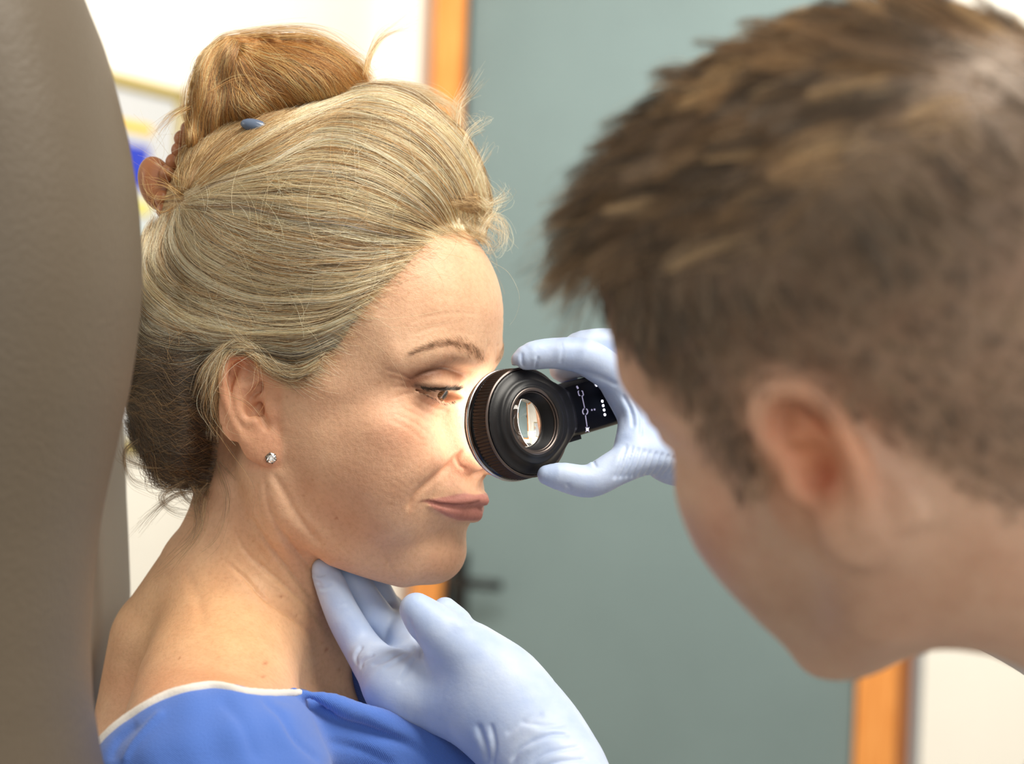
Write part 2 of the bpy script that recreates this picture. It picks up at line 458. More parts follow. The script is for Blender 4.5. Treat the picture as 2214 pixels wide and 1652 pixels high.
n = vnormals(p, t, q)
# every line below is measured on the side towards the lens and mirrored to the other side
near = p.copy(); near[:, 1] = -np.abs(near[:, 1])
PX = WF.px(near); nn = n.copy(); nn[:, 1] = np.where(p[:, 1] > 0, -n[:, 1], n[:, 1])
facing = sstep(.05, .35, -(nn@WF.M.T)[:, 1])
ue, ve = WEAR-0, None
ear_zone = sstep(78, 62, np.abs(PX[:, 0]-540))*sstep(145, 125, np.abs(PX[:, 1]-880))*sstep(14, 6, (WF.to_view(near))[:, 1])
facing *= 1-ear_zone
disp = np.zeros(len(p))
def crease(line, width, depth, bulge=0.0, bw=3.0, side=1):
    global disp
    ln = catmull(line, 18); R_ = max(width*3, bw*width*3.2 if bulge else 0)+4
    m = np.nonzero((PX[:, 0] > ln[:, 0].min()-R_) & (PX[:, 0] < ln[:, 0].max()+R_) & (PX[:, 1] > ln[:, 1].min()-R_) & (PX[:, 1] < ln[:, 1].max()+R_) & (facing > 0))[0]
    if len(m) == 0: return
    d, u, sd = line_dist(PX[m], ln); e = sstep(0, .15, u)*sstep(1, .85, u)*facing[m]
    disp[m] -= depth*e*np.exp(-(d/width)**2)
    if bulge: disp[m] += bulge*e*np.exp(-((d-bw*width)/(bw*width))**2)*(sd == side)*sstep(0, .6*bw*width, d)*1.3*sstep(0, .4, u)*sstep(1, .5, u)
crease([(1000, 972), (965, 1012), (912, 1056), (890, 1085), (886, 1112)], 6.5, 1.5, 1.5, 4.5, 1)
crease([(1000, 972), (989, 990), (993, 1006), (1010, 1017)], 4, .9, .3, 2, 1)
crease([(888, 825), (905, 812), (930, 802), (958, 797), (985, 803), (1002, 812)], 4, 1.1, .5, 2.5, -1)
for ln, dp in (([(829, 798), (865, 808), (898, 826)], .55), ([(844, 838), (870, 836), (900, 838)], .5), ([(850, 862), (875, 852), (905, 848)], .4),
               ([(835, 815), (862, 820), (895, 832)], .35), ([(900, 858), (930, 878), (975, 892)], .45), ([(885, 868), (925, 893), (960, 908)], .5),
               ([(868, 880), (915, 905), (950, 930)], .45), ([(850, 892), (898, 915), (935, 945)], .35), ([(838, 905), (880, 925), (920, 958)], .3)):
    crease(ln, 3.2, dp)
for ln, dp in (([(879, 700), (928, 684), (998, 676), (1050, 684)], .22), ([(893, 722), (940, 708), (985, 700)], .22), ([(900, 655), (960, 640), (1040, 645)], .25),
               ([(815, 1155), (832, 1200), (850, 1238)], .3),
               ([(1045, 790), (1052, 765), (1060, 740)], .5)):
    crease(ln, 4, dp)
for ln, dp, w_ in (([(582, 1015), (606, 1050), (640, 1110), (672, 1155), (706, 1190)], 1.1, 9), ([(570, 1018), (576, 1067), (585, 1104), (608, 1149), (645, 1198), (690, 1250)], 1.1, 6),
                   ([(533, 1104), (574, 1168), (627, 1235), (690, 1310)], 1.1, 5), ([(479, 1205), (536, 1256), (571, 1295), (648, 1348), (705, 1400)], 1.1, 4.5),
                   ([(543, 1200), (613, 1263), (670, 1316), (733, 1397)], .8, 4), ([(500, 1130), (530, 1190), (590, 1250), (660, 1310)], .6, 4),
                   ([(556, 1040), (560, 1100), (575, 1150)], .6, 4), ([(600, 1300), (660, 1370), (720, 1450)], .5, 4), ([(400, 1230), (430, 1300), (440, 1370)], .5, 12)):
    crease(ln, w_, dp, dp*.5, 2.4, 1); disp *= 1
# fine skin folds that run with the cheek
ph = (PX[:, 0]*.42+PX[:, 1]*.9)
disp += .05*np.sin(PX[:, 1]*.55+PX[:, 0]*.12)*np.exp(-((PX[:, 0]-905)/75)**2-((PX[:, 1]-915)/60)**2)*facing
disp += .10*np.sin((PX[:, 0]*.75-PX[:, 1]*.62)*.22+np.sin(PX[:, 1]*.03)*2)*np.exp(-((PX[:, 0]-640)/110)**2-((PX[:, 1]-1230)/120)**2)*facing
p = p+n*disp[:, None]
# tones
def blob(cx, cy, rx, ry, ang=0):
    c, s = math.cos(math.radians(ang)), math.sin(math.radians(ang)); x = PX[:, 0]-cx; y = PX[:, 1]-cy
    return np.exp(-(((x*c+y*s)/rx)**2+((-x*s+y*c)/ry)**2))
tone = np.tile(np.array([.73, .475, .315]), (len(p), 1))
def tint(w_, col, mul=True):
    global tone
    w_ = np.clip(w_, 0, 1)[:, None]; col = np.array(col)
    tone = tone*(1-w_)+(tone*col if mul else col)*w_
tint(blob(870, 925, 95, 70), (1.0, .86, .84)); tint(blob(1000, 1010, 50, 35), (1.0, .80, .76))
tint(blob(980, 600, 120, 90), (1.04, 1.03, 1.0)); tint(blob(760, 1060, 120, 90), (.95, .90, .88))
tint(blob(975, 1225, 60, 50), (1, .92, .88)); tint(blob(480, 1350, 330, 170), (1.0, .93, .76)); tint(blob(400, 1480, 180, 40), (1.0, .86, .80))
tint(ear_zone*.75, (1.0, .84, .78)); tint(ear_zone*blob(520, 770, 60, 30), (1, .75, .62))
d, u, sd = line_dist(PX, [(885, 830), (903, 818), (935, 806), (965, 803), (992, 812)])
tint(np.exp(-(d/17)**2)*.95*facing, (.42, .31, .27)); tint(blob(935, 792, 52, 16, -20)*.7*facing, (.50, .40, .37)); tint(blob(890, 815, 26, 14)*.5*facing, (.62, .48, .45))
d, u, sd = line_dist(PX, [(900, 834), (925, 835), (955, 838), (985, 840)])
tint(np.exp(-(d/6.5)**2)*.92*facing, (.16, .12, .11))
tint(blob(940, 866, 36, 11, 15)*.5, (.86, .66, .64))
# brow skin
d, u, sd = line_dist(PX, [(893, 764), (938, 747), (985, 741), (1025, 758), (1042, 774)])
tint(np.exp(-(d/(5+10*u))**2)*.6*facing*(.3+.7*u), (.50, .38, .32))
# lips, from the two outlines
lz = (p[:, 2] < -31.5)*(p[:, 2] > -50)*(p[:, 0] > 70)
d, u, sd = line_dist(PX, [(908, 1082), (935, 1079), (958, 1075), (985, 1069), (1005, 1066), (1026, 1070), (1052, 1066)])
lowd, lu, ls = line_dist(PX, [(908, 1083), (925, 1088), (938, 1100), (962, 1115), (992, 1126), (1022, 1127), (1040, 1126)])
inside = sstep(-2.5, 2.5, d*sd)*sstep(-3, 3, -lowd*ls)*lz*sstep(908, 918, PX[:, 0])
tint(inside*.95, (.52, .235, .20), False)
d, u, sd = line_dist(PX, [(898, 1090), (912, 1083), (928, 1081), (950, 1087), (985, 1090), (1015, 1088), (1035, 1083)])
tint(np.exp(-(d/2.6)**2)*.75*lz*sstep(900, 912, PX[:, 0]), (.35, .24, .22))
d, u, sd = line_dist(PX, [(1000, 972), (965, 1012), (912, 1056), (890, 1085), (886, 1112)])
tint(np.exp(-(d/6)**2)*.35*facing, (.78, .62, .55))
for mx, my, r_ in ((574, 1433, 4), (705, 1404, 4), (388, 1424, 2.4), (733, 1450, 3), (571, 1462, 3.4), (458, 1390, 2.5), (728, 1120, 2.5), (607, 1290, 3), (640, 1330, 2.2), (760, 870, 2)):
    tint(np.exp(-(np.hypot(PX[:, 0]-mx, PX[:, 1]-my)/r_)**2)*.8*(p[:, 1] < 0), (.55, .33, .25))
W_BASE = V(560, 2060, 75)
woman = root('person', W_BASE, 'blonde woman in a blue gown with a high bun and lowered eyes, facing a magnifier', 'person')
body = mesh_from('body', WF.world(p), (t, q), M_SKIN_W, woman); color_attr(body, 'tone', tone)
WBODY = (p, t, q)

# eyes
def eye(FR, kids, s, gaze, iris=(.16, .07, .025), name='eye'):
    """an eyeball with a cornea; gaze in the head's frame"""
    c = np.array([EYX, s*30.5, 19.5]); g_ = np.array(gaze, float); g_ /= np.linalg.norm(g_)
    a = np.cross(g_, (0, 0, 1)); a /= np.linalg.norm(a); b = np.cross(a, g_)
    th = np.concatenate([[0.001], np.linspace(.05, .5, 22), np.linspace(.54, math.pi-.001, 40)])
    ph_ = np.linspace(0, 2*math.pi, 64, endpoint=False); rings = []
    for x in th:
        r = 12.3+1.0*max(0, 1-(x/.47)**2)
        rings.append([c+g_*r*math.cos(x)+(a*math.cos(f)+b*math.sin(f))*r*math.sin(x) for f in ph_])
    v, f = loft(np.array(rings))
    o = mesh_from(name, FR.world(v), f, M_EYE, kids)
    tc = np.zeros((len(v), 3)); k = np.repeat(th, 64); fi = np.tile(ph_, len(th))
    white = np.array([.86, .80, .76]); ir = np.array(iris)
    tc[:] = white
    m = k < .49; tc[m] = ir*(.6+.9*np.abs(np.sin(fi[m]*23+np.sin(fi[m]*7)*3))[:, None])
    tc[(k > .44) & (k < .51)] = ir*.35; tc[k < .2] = .004
    color_attr(o, 'tone', tc)
    return o
M_EYE = mat('eyeball', (.7, .6, .5), .22, coat=0.0, spec=.3); _t = NT(M_EYE)
_t.l.new(_t.add('ShaderNodeAttribute', attribute_name='tone').outputs['Color'], _t.b.inputs['Base Color'])
for s_ in (-1, 1): eye(WF, woman, s_, (.92, -.10, -.30))
# ---------------------------------------------------------------- the blue gown
def bvh_of(p, t, q):
    f = [tuple(int(k) for k in a) for a in t]+[tuple(int(k) for k in a) for a in q]
    return BVHTree.FromPolygons([tuple(a) for a in p], f)
CAM0 = Vector((0, -D0, 0))
def hit(bv, px, py, first=True, default=None):
    """point of a view-frame surface seen at (px,py)"""
    d = (Vector(V(px, py, 0))-CAM0).normalized()
    h = bv.ray_cast(CAM0, d)
    return np.array(h[0]) if h[0] is not None else default
def cloth_mat(name, col, scale=1.0, rough=.85):
    m = mat(name, col, rough, spec=.2, sheen=.35); t = NT(m)
    n = t.noise(9, 4); n2 = t.noise(900, 2)
    w1 = t.add('ShaderNodeTexWave', wave_type='BANDS', bands_direction='DIAGONAL'); w1.inputs['Scale'].default_value = 520*scale; w1.inputs['Distortion'].default_value = 1.5
    t.l.new(t.add('ShaderNodeTexCoord').outputs['Object'], w1.inputs['Vector'])
    r = t.ramp(n.outputs['Fac'], [(.3, (.9, .92, .95)), (.7, (1.06, 1.05, 1.03))])
    r2 = t.ramp(w1.outputs['Fac'], [(.2, (.84, .86, .9)), (.8, (1.08, 1.07, 1.05))])
    c = t.mix(col, r.outputs[0], .7, 'MULTIPLY'); c = t.mix(c, r2.outputs[0], .8, 'MULTIPLY')
    t.l.new(c, t.b.inputs['Base Color'])
    b = t.bump(n2.outputs['Fac'], .35, .0006); b = t.bump(w1.outputs['Fac'], .35, .0004, b); t.l.new(b, t.b.inputs['Normal'])
    return m
M_GOWN = cloth_mat('blue_cotton', srgb(84, 122, 204)); M_TRIM = cloth_mat('white_binding', srgb(238, 232, 222))
gv = Vol(Vol.axis(-260, (60, 1.9)), Vol.axis(-190, (60, 1.9), (330, 4)), Vol.axis(-330, (-200, 4), (-110, 1.7)))
torso_w(gv, 5.5, tf=V, gown=True)
gv.ell(V(400, 1560, 78), (50, 50, 60), 20)
gv.chain([V(700, 1570, -10), V(860, 1640, 6), V(1040, 1720, 20), V(1150, 1800, 30)], [30, 28, 26, 26], 18)
gv.chain([V(720, 1650, 150), V(900, 1700, 120), V(1040, 1740, 60)], [40, 34, 26], 18)
NECKLINE = [(150, 1690), (200, 1625), (228, 1590), (270, 1555), (330, 1518), (370, 1500), (420, 1487), (460, 1481), (500, 1487), (530, 1494), (600, 1497), (650, 1494), (700, 1508), (760, 1532), (850, 1560), (950, 1600), (1100, 1680)]
nx = np.array([V(a, b, 0)[0] for a, b in NECKLINE]); nz = np.array([V(a, b, 0)[2] for a, b in NECKLINE])
sl, X, Y, Z = gv.box((-400, -400, -400), (400, 400, 400))
ks = (D0+Y)/D0
cut = Z-np.interp(X/ks, nx, nz)*ks-np.clip((Y-60)*.06, -3, 20)-4.2
gv.put(sl, (-cut).astype('f'), 3, '-') if False else None
f0 = gv.f; h_ = np.maximum(2.5-np.abs(f0-cut), 0)/2.5; gv.f = (np.maximum(f0, cut)+h_*h_*.6).astype('f')
# the far edge of the collar stands up behind the chin
gv.chain([V(744, 1380, 66), V(764, 1430, 66), V(800, 1500, 62), V(860, 1570, 58), V(940, 1640, 56)], [2.5, 6.5, 9, 12, 16], 3, '+', 20)
gv.chain([V(640, 1492, -52), V(740, 1520, -40), V(850, 1562, -20), V(960, 1606, 0), V(1060, 1660, 10)], [1.5, 3.6, 4.6, 5, 5], 5, '+', 24)
p, t, q = gv.mesh(); del gv, f0, h_, cut
p = relax(p, t, q, 2, .5)
n = vnormals(p, t, q)
k_ = FPX/(D0+p[:, 1]); PX = np.stack([1107+p[:, 0]*k_, 826-p[:, 2]*k_], 1)
facing = sstep(.0, .3, -n[:, 1]); disp = np.zeros(len(p))
for ln, w_, dp, bl, sd_ in (([(640, 1510), (700, 1548), (800, 1578), (880, 1610), (960, 1660)], 9, 1.2, 2.2, -1), ([(358, 1532), (320, 1568), (285, 1610), (262, 1660)], 7, -1.3, 0, 1),
                       ([(560, 1500), (600, 1540), (640, 1600), (700, 1655)], 8, 1.2, .8, 1), ([(590, 1502), (640, 1520), (690, 1530)], 8, 1.3, .8, 1),
                       ([(300, 1560), (260, 1600), (240, 1650)], 9, .9, .5, 1), ([(470, 1500), (520, 1560), (560, 1655)], 14, .8, .8, 1),
                       ([(770, 1410), (800, 1470), (850, 1540)], 6, 1.2, .8, 1), ([(700, 1600), (790, 1625), (860, 1660)], 9, 1.0, .8, -1)):
    crease(ln, w_, dp, bl, 2.2, sd_)
disp += .7*np.sin(PX[:, 0]*.026+PX[:, 1]*.03)*np.sin(PX[:, 0]*.013-PX[:, 1]*.03+1)+.35*np.sin(PX[:, 0]*.06-PX[:, 1]*.035+2*np.sin(PX[:, 1]*.02))
p = p+n*disp[:, None]
gown = mesh_from('gown', v2w(p), (t, q), M_GOWN, woman, label='blue cotton patient gown with a white bound neckline')
# white binding along the neckline
bvW = bvh_of(WF.to_view(WBODY[0]), WBODY[1], WBODY[2]); bvG = bvh_of(p, t, q)
line = catmull(NECKLINE[1:12], 70); pts = []
for a, b in line:
    h = hit(bvW, a, b-3); h = h if h is not None else hit(bvG, a, b+6)
    g_ = hit(bvG, a, b+9)
    if h is None: h = V(a, b, pts[-1][1] if pts else 20)
    d = min(h[1], (g_[1] if g_ is not None else h[1])+4)-1.2
    pts.append(V(a, b, d))
pts = np.array(pts); kk = np.hanning(9); kk /= kk.sum()
pts[:, 1] = np.convolve(np.pad(pts[:, 1], 4, 'edge'), kk, 'valid')
tv = Vol(Vol.axis(pts[:, 0].min()-6, (pts[:, 0].max()+6, .9)), Vol.axis(pts[:, 1].min()-6, (pts[:, 1].max()+6, .9)), Vol.axis(pts[:, 2].min()-6, (pts[:, 2].max()+6, .9)))
for off, r_ in ((0, 1.9), (2.0, 1.9), (4.2, 1.8), (-1.2, 1.3)):
    fade = np.concatenate([np.linspace(.75, 1, 30), np.linspace(1, .3, len(pts)-30)])
    tv.chain(pts-np.array([0, 0, 1])*off*fade[:, None], r_*np.sqrt(fade), 1.0)
tp, tt, tq = tv.mesh(); tp = relax(tp, tt, tq, 1, .5); del tv
trim_o = mesh_from('neck_binding', v2w(tp), (tt, tq), M_TRIM, gown, label='white cotton binding')
# ---------------------------------------------------------------- hair tools
def hair_mat(name, rough=.22, shine=.42):
    m = bpy.data.materials.new(name); m.use_nodes = True; n = m.node_tree.nodes; l = m.node_tree.links
    n.remove(n['Principled BSDF']); a = n.new('ShaderNodeAttribute'); a.attribute_name = 'tone'
    d = n.new('ShaderNodeBsdfDiffuse'); l.new(a.outputs['Color'], d.inputs[0])
    h = n.new('ShaderNodeBsdfHair'); h.component = 'Reflection'; h.inputs['RoughnessU'].default_value = rough; h.inputs['RoughnessV'].default_value = .6
    g = n.new('ShaderNodeMix'); g.data_type = 'RGBA'; g.inputs[0].default_value = .25; l.new(a.outputs['Color'], g.inputs[6]); g.inputs[7].default_value = (1, .93, .8, 1)
    l.new(g.outputs[2], h.inputs['Color'])
    t = n.new('ShaderNodeBsdfTranslucent'); l.new(a.outputs['Color'], t.inputs[0])
    m1 = n.new('ShaderNodeMixShader'); m1.inputs[0].default_value = .25; l.new(d.outputs[0], m1.inputs[1]); l.new(t.outputs[0], m1.inputs[2])
    m2 = n.new('ShaderNodeMixShader'); m2.inputs[0].default_value = shine; l.new(m1.outputs[0], m2.inputs[1]); l.new(h.outputs[0], m2.inputs[2])
    l.new(m2.outputs[0], n['Material Output'].inputs[0])
    return m
M_HAIR = hair_mat('hair_strands')
def strands(name, parent, P, r0, r1, col, mat_, **props):
    """P: (N, m, 3) view-frame mm; col: (N, 3)"""
    N, m = P.shape[:2]
    c = bpy.data.hair_curves.new(name); c.add_curves([m]*N)
    w = v2w(P.reshape(-1, 3)); par = parent; org = np.zeros(3)
    while par is not None: org = org+np.array(par.location); par = par.parent
    w = w-org
    c.attributes['position'].data.foreach_set('vector', w.astype('f').ravel())
    rad = c.attributes.get('radius') or c.attributes.new('radius', 'FLOAT', 'POINT')
    rr = np.asarray(r0).reshape(-1, 1)*(1-np.linspace(0, 1, m)**2)[None]+r1*(np.linspace(0, 1, m)**2)[None]
    rad.data.foreach_set('value', (np.broadcast_to(rr, (N, m))/1000).astype('f').ravel())
    a = c.attributes.new('tone', 'FLOAT_COLOR', 'CURVE'); cc = np.ones((N, 4), 'f'); cc[:, :3] = col
    a.data.foreach_set('color', cc.ravel())
    c.materials.append(mat_)
    return new_obj(name, c, parent, **props)
def snoise(N, m, k, amp):
    """N smooth random curves with k control values"""
    c = RNG.normal(0, amp, (N, k)); t = np.linspace(0, k-1.001, m); i = t.astype(int); u = t-i; u = u*u*(3-2*u)
    return c[:, i]*(1-u)+c[:, np.minimum(i+1, k-1)]*u
def family(guides, N, m=22, locks=40, lock_amp=9, amp=2.0, spread=1.0, trim=(.0, .06), s_range=None, clump=.55):
    """interpolates hair between neighbouring guides; returns px curves (N, m, 2), lock index"""
    G = np.array([catmull(g, 60) for g in guides]); k = len(G)
    lo, hi = s_range or (0, k-1)
    ls = RNG.uniform(lo, hi, locks); li = RNG.integers(0, locks, N)
    s = ls[li]+RNG.normal(0, (hi-lo)/locks*1.1, N); free = RNG.random(N) < .35; s[free] = RNG.uniform(lo, hi, free.sum()); s = np.clip(s, lo-.12, hi+.12)
    a = RNG.uniform(0, trim[0]+1e-6, N); b = 1-RNG.uniform(0, trim[1]+1e-6, N)
    T = (a[:, None]+(b-a)[:, None]*np.linspace(0, 1, m)[None])*59; i = np.clip(T.astype(int), 0, 58); u = (T-i)[..., None]
    j = np.clip(np.floor(s).astype(int), 0, k-2); v = (s-j)[:, None, None]
    def at(jj): jj = jj[:, None]; return G[jj, i]*(1-u)+G[jj, i+1]*u
    P = at(j)*(1-v)+at(j+1)*v
    # the strands of a lock draw together along its length
    lsj = np.clip(np.floor(ls[li]).astype(int), 0, k-2); lv = (ls[li]-lsj)[:, None, None]
    C = at(lsj)*(1-lv)+at(lsj+1)*lv
    w = (clump*np.sin(np.linspace(0, 1, m)*math.pi)**.7)[None, :, None]*RNG.uniform(.3, 1, (N, 1, 1))
    w[free] = 0; P = P*(1-w)+C*w
    d = np.gradient(P, axis=1); nrm = np.stack([-d[..., 1], d[..., 0]], -1); nrm /= np.linalg.norm(nrm, axis=-1, keepdims=True)+1e-6
    wob = snoise(locks, m, 5, lock_amp)[li]+snoise(N, m, 5, amp)+snoise(N, m, 9, amp*.35)
    env = np.sin(np.linspace(.08, 1, m)*math.pi*.75)[None]
    return P+nrm*(wob*env*spread)[..., None], li
class DepthMap:
    """depth of a view-frame surface over a measured grid"""
    def __init__(s, bv, x0, y0, x1, y1, st=6):
        s.x0, s.y0, s.st = x0, y0, st; nx_, ny_ = int((x1-x0)/st)+1, int((y1-y0)/st)+1
        D = np.full((ny_, nx_), np.nan)
        for j in range(ny_):
            for i in range(nx_):
                h = hit(bv, x0+i*st, y0+j*st)
                if h is not None: D[j, i] = h[1]
        s.mask = ~np.isnan(D)
        for _ in range(60):
            m = np.isnan(D)
            if not m.any(): break
            E = np.pad(D, 1, constant_values=np.nan); st_ = np.stack([E[:-2, 1:-1], E[2:, 1:-1], E[1:-1, :-2], E[1:-1, 2:], E[:-2, :-2], E[2:, 2:], E[:-2, 2:], E[2:, :-2]])
            ok = ~np.isnan(st_); c = ok.sum(0); v = np.where(ok, st_, 0).sum(0)/np.maximum(c, 1)
            D = np.where(m & (c > 0), v, D)
        D = np.nan_to_num(D, nan=60.0); E = np.pad(D, 1, 'edge')
        s.D = (E[:-2, 1:-1]+E[2:, 1:-1]+E[1:-1, :-2]+E[1:-1, 2:]+4*D)/8
    def __call__(s, P):
        x = np.clip((P[..., 0]-s.x0)/s.st, 0, s.D.shape[1]-1.001); y = np.clip((P[..., 1]-s.y0)/s.st, 0, s.D.shape[0]-1.001)
        i, j = x.astype(int), y.astype(int); u, v = x-i, y-j; D = s.D
        return (D[j, i]*(1-u)+D[j, i+1]*u)*(1-v)+(D[j+1, i]*(1-u)+D[j+1, i+1]*u)*v
    def lift(s, P, off):
        d = s(P)-off; k = (D0+d)/FPX
        return np.stack([(P[..., 0]-1107)*k, d, (826-P[..., 1])*k], -1)
def palette(cols, weights, N, li=None, spread=.12):
    cols = np.array([srgb(*c) for c in cols]); w = np.array(weights, float); w /= w.sum()
    if li is not None:
        lk = RNG.choice(len(cols), li.max()+1, p=w); i = np.where(RNG.random(N) < .5, lk[li], RNG.choice(len(cols), N, p=w))
    else: i = RNG.choice(len(cols), N, p=w)
    return np.clip(cols[i]*np.exp(RNG.normal(0, spread, (N, 1)))*np.array([1, 1, 1]), 0, .95)
# ---------------------------------------------------------------- the woman's hair
HAIRLINE = [(1300, 505), (1045, 505), (1000, 490), (960, 486), (920, 498), (880, 538), (850, 573), (800, 622), (765, 665), (735, 702), (705, 752), (680, 795), (640, 818), (600, 805),
            (572, 768), (530, 748), (495, 758), (476, 800), (470, 850), (478, 905), (476, 960), (462, 1020), (448, 1066)]
POLY = np.array(HAIRLINE+[(430, 1400), (-300, 1400), (-300, -300), (1300, -300)], float)
def inpoly(P, poly):
    x, y = P[:, 0], P[:, 1]; c = np.zeros(len(P), bool); a = poly; b = np.roll(poly, -1, 0)
    for (x1, y1), (x2, y2) in zip(a, b):
        c ^= ((y1 > y) != (y2 > y)) & (x < (x2-x1)*(y-y1)/(y2-y1+1e-12)+x1)
    return c
hv = Vol(Vol.axis(-130, (125, 1.9)), Vol.axis(-105, (105, 2.1)), Vol.axis(-62, (215, 1.9)))
def he(px, py, rx, rz, lat, k=16, d=62):
    k_ = (D0+d)/FPX; c = WF.to_local(V(px, py, d))
    hv.ell(c, (rx*k_, lat, rz*k_), k, '+', np.eye(3))
he(690, 515, 350, 300, 79); he(848, 402, 190, 196, 66, 18); he(444, 820, 162, 190, 54, 18); he(455, 960, 108, 110, 45, 18); he(395, 600, 62, 130, 54, 8)
sl, X, Y, Z = hv.box((-400, -400, -400), (400, 400, 400))
G = np.stack(np.broadcast_arrays(X, -np.abs(Y), Z), -1).reshape(-1, 3).astype('f')
Q = WF.px(G); dd, _, _ = line_dist(Q, HAIRLINE); inn = inpoly(Q, POLY)
sd = np.where(inn, dd, -dd).reshape(hv.f.shape)
hv.f += (16*sstep(70, -6, sd)**1.6).astype('f')+(sd < -6)*8
hp, ht, hq = hv.mesh(); del hv, G, Q, dd, inn, sd
hp = relax(hp, ht, hq, 2)
M_UNDER = mat('hair_mass', srgb(120, 96, 66), .6, spec=.3); _t = NT(M_UNDER)
_n = _t.noise(60, 4, stretch=(1, 1, 6)); _r = _t.ramp(_n.outputs['Fac'], [(.3, srgb(96, 74, 50)), (.5, srgb(150, 124, 88)), (.7, srgb(184, 160, 120))])
_v = _t.add('ShaderNodeAttribute', attribute_name='tone').outputs['Color']
_t.l.new(_t.mix(_r.outputs[0], _v, 1, 'MULTIPLY'), _t.b.inputs['Base Color']); _t.l.new(_t.bump(_n.outputs['Fac'], .8, .004), _t.b.inputs['Normal'])
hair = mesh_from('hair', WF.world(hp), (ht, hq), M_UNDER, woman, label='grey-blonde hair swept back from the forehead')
_q = WF.px(np.column_stack([hp[:, 0], -np.abs(hp[:, 1]), hp[:, 2]]))
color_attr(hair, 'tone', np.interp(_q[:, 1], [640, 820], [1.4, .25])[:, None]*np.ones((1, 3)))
bvH = bvh_of(WF.to_view(hp), ht, hq); DM = DepthMap(bvH, 240, 160, 1080, 1100)
_d2 = DepthMap(bvW, 240, 160, 1080, 1100)
DM.D = np.where(_d2.mask, np.minimum(DM.D, np.where(_d2.mask, _d2.D, 1e3)), DM.D)
def blur(D, it):
    for _ in range(it):
        E = np.pad(D, 1, 'edge'); D = (E[:-2, 1:-1]+E[2:, 1:-1]+E[1:-1, :-2]+E[1:-1, 2:]+2*D)/6
    return D
_b = blur(DM.D, 40); DM.D = np.minimum(_b, np.where(_d2.mask, _d2.D+.4, 1e3)); DM.D = blur(DM.D, 4)
def both(P, off, col, r0, r1, name, far=.5, **kw):
    """strands on the side towards the lens, and mirrored ones on the other side"""
    A = DM.lift(P, off)
    r0 = np.broadcast_to(r0, (len(A),)); B = WF.to_local(A); ym = B[..., 1].max(1)
    keep = np.ones(len(A), bool); pick = (ym < 3) & ((RNG.random(len(A)) < far) | (ym > -35))
    B[..., 1] *= -1; B = WF.to_view(B)
    return strands(name, hair, np.concatenate([A[keep], B[pick]]), np.concatenate([r0[keep], r0[pick]]), r1, np.concatenate([col[keep], col[pick]]), M_HAIR, kind='stuff', **kw)
MAIN = [[(1045, 504), (1056, 430), (1024, 335), (960, 258), (880, 205), (790, 190), (690, 222), (600, 272), (520, 300)],
        [(1022, 500), (1004, 410), (940, 318), (850, 258), (740, 243), (640, 268), (540, 320), (450, 370), (405, 402)],
        [(1004, 497), (985, 420), (915, 335), (820, 285), (710, 268), (600, 292), (500, 350), (440, 390), (402, 412)],
        [(985, 494), (945, 420), (860, 345), (750, 308), (640, 318), (540, 350), (460, 390), (400, 425)],
        [(970, 491), (915, 430), (820, 368), (710, 342), (600, 350), (505, 375), (430, 408), (400, 428)],
        [(957, 492), (885, 440), (780, 390), (670, 375), (560, 385), (470, 405), (400, 430)],
        [(925, 504), (840, 478), (740, 450), (630, 435), (520, 430), (450, 425), (398, 432)],
        [(903, 524), (810, 520), (710, 505), (600, 490), (500, 465), (430, 440), (396, 434)],
        [(873, 555), (780, 568), (680, 565), (570, 545), (470, 505), (410, 455), (392, 436)],
        [(842, 592), (750, 618), (640, 622), (530, 600), (430, 550), (385, 485), (388, 440)],
        [(803, 632), (710, 665), (600, 672), (490, 650), (390, 600), (350, 530), (372, 450)],
        [(772, 668), (680, 705), (570, 715), (450, 695), (350, 640), (305, 570), (330, 478)],
        [(740, 708), (650, 745), (550, 740), (440, 730), (340, 700), (286, 640), (292, 550)],
        [(708, 755), (640, 780), (560, 762), (480, 752), (400, 765), (320, 750), (272, 700)]]
PALE = [(254, 244, 216), (244, 226, 186), (226, 202, 158), (206, 160, 98), (140, 108, 68), (80, 58, 36)]
def off(N, lo, hi, m=22, root=.15, li=None):
    o = RNG.uniform(lo, hi, (N, 1))*(1-root+root*np.sin(np.linspace(0, 1, m)*math.pi))[None]+snoise(N, m, 4, .35)
    if li is not None: o = o+(RNG.normal(0, .9, li.max()+1)[li][:, None])
    return o*sstep(0, .12, np.linspace(0, 1, m))[None]+.6
for g_ in MAIN:
    a_, b_ = np.array(g_[0]), np.array(g_[1]); e_ = (a_-b_)/np.linalg.norm(a_-b_); g_.insert(0, tuple(a_+e_*(26 if g_[0][1] > 500 or g_[0][0] < 990 else 8)))
N = 17000; P, li = family(MAIN, N, locks=120, lock_amp=11, amp=3.4, trim=(.13, .06))
c = palette(PALE, [4.0, 3, 2.0, 1.5, 1.5, 1.1], N, li)
P2, li2 = family(MAIN, 4500, locks=90, lock_amp=4, amp=3, trim=(.13, .06), s_range=(0, 5), clump=.25)
c = np.concatenate([c, palette(PALE, [4.0, 3, 2.0, 1.5, 1.2, .8], 4500, li2)]); P = np.concatenate([P, P2]); li = np.concatenate([li, li2+li.max()+1]); N = len(P)
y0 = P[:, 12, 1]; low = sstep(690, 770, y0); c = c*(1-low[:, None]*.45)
both(P, off(N, .5, 4.5, li=li), c, RNG.uniform(.05, .085, N), .03, 'swept_strands', .45)
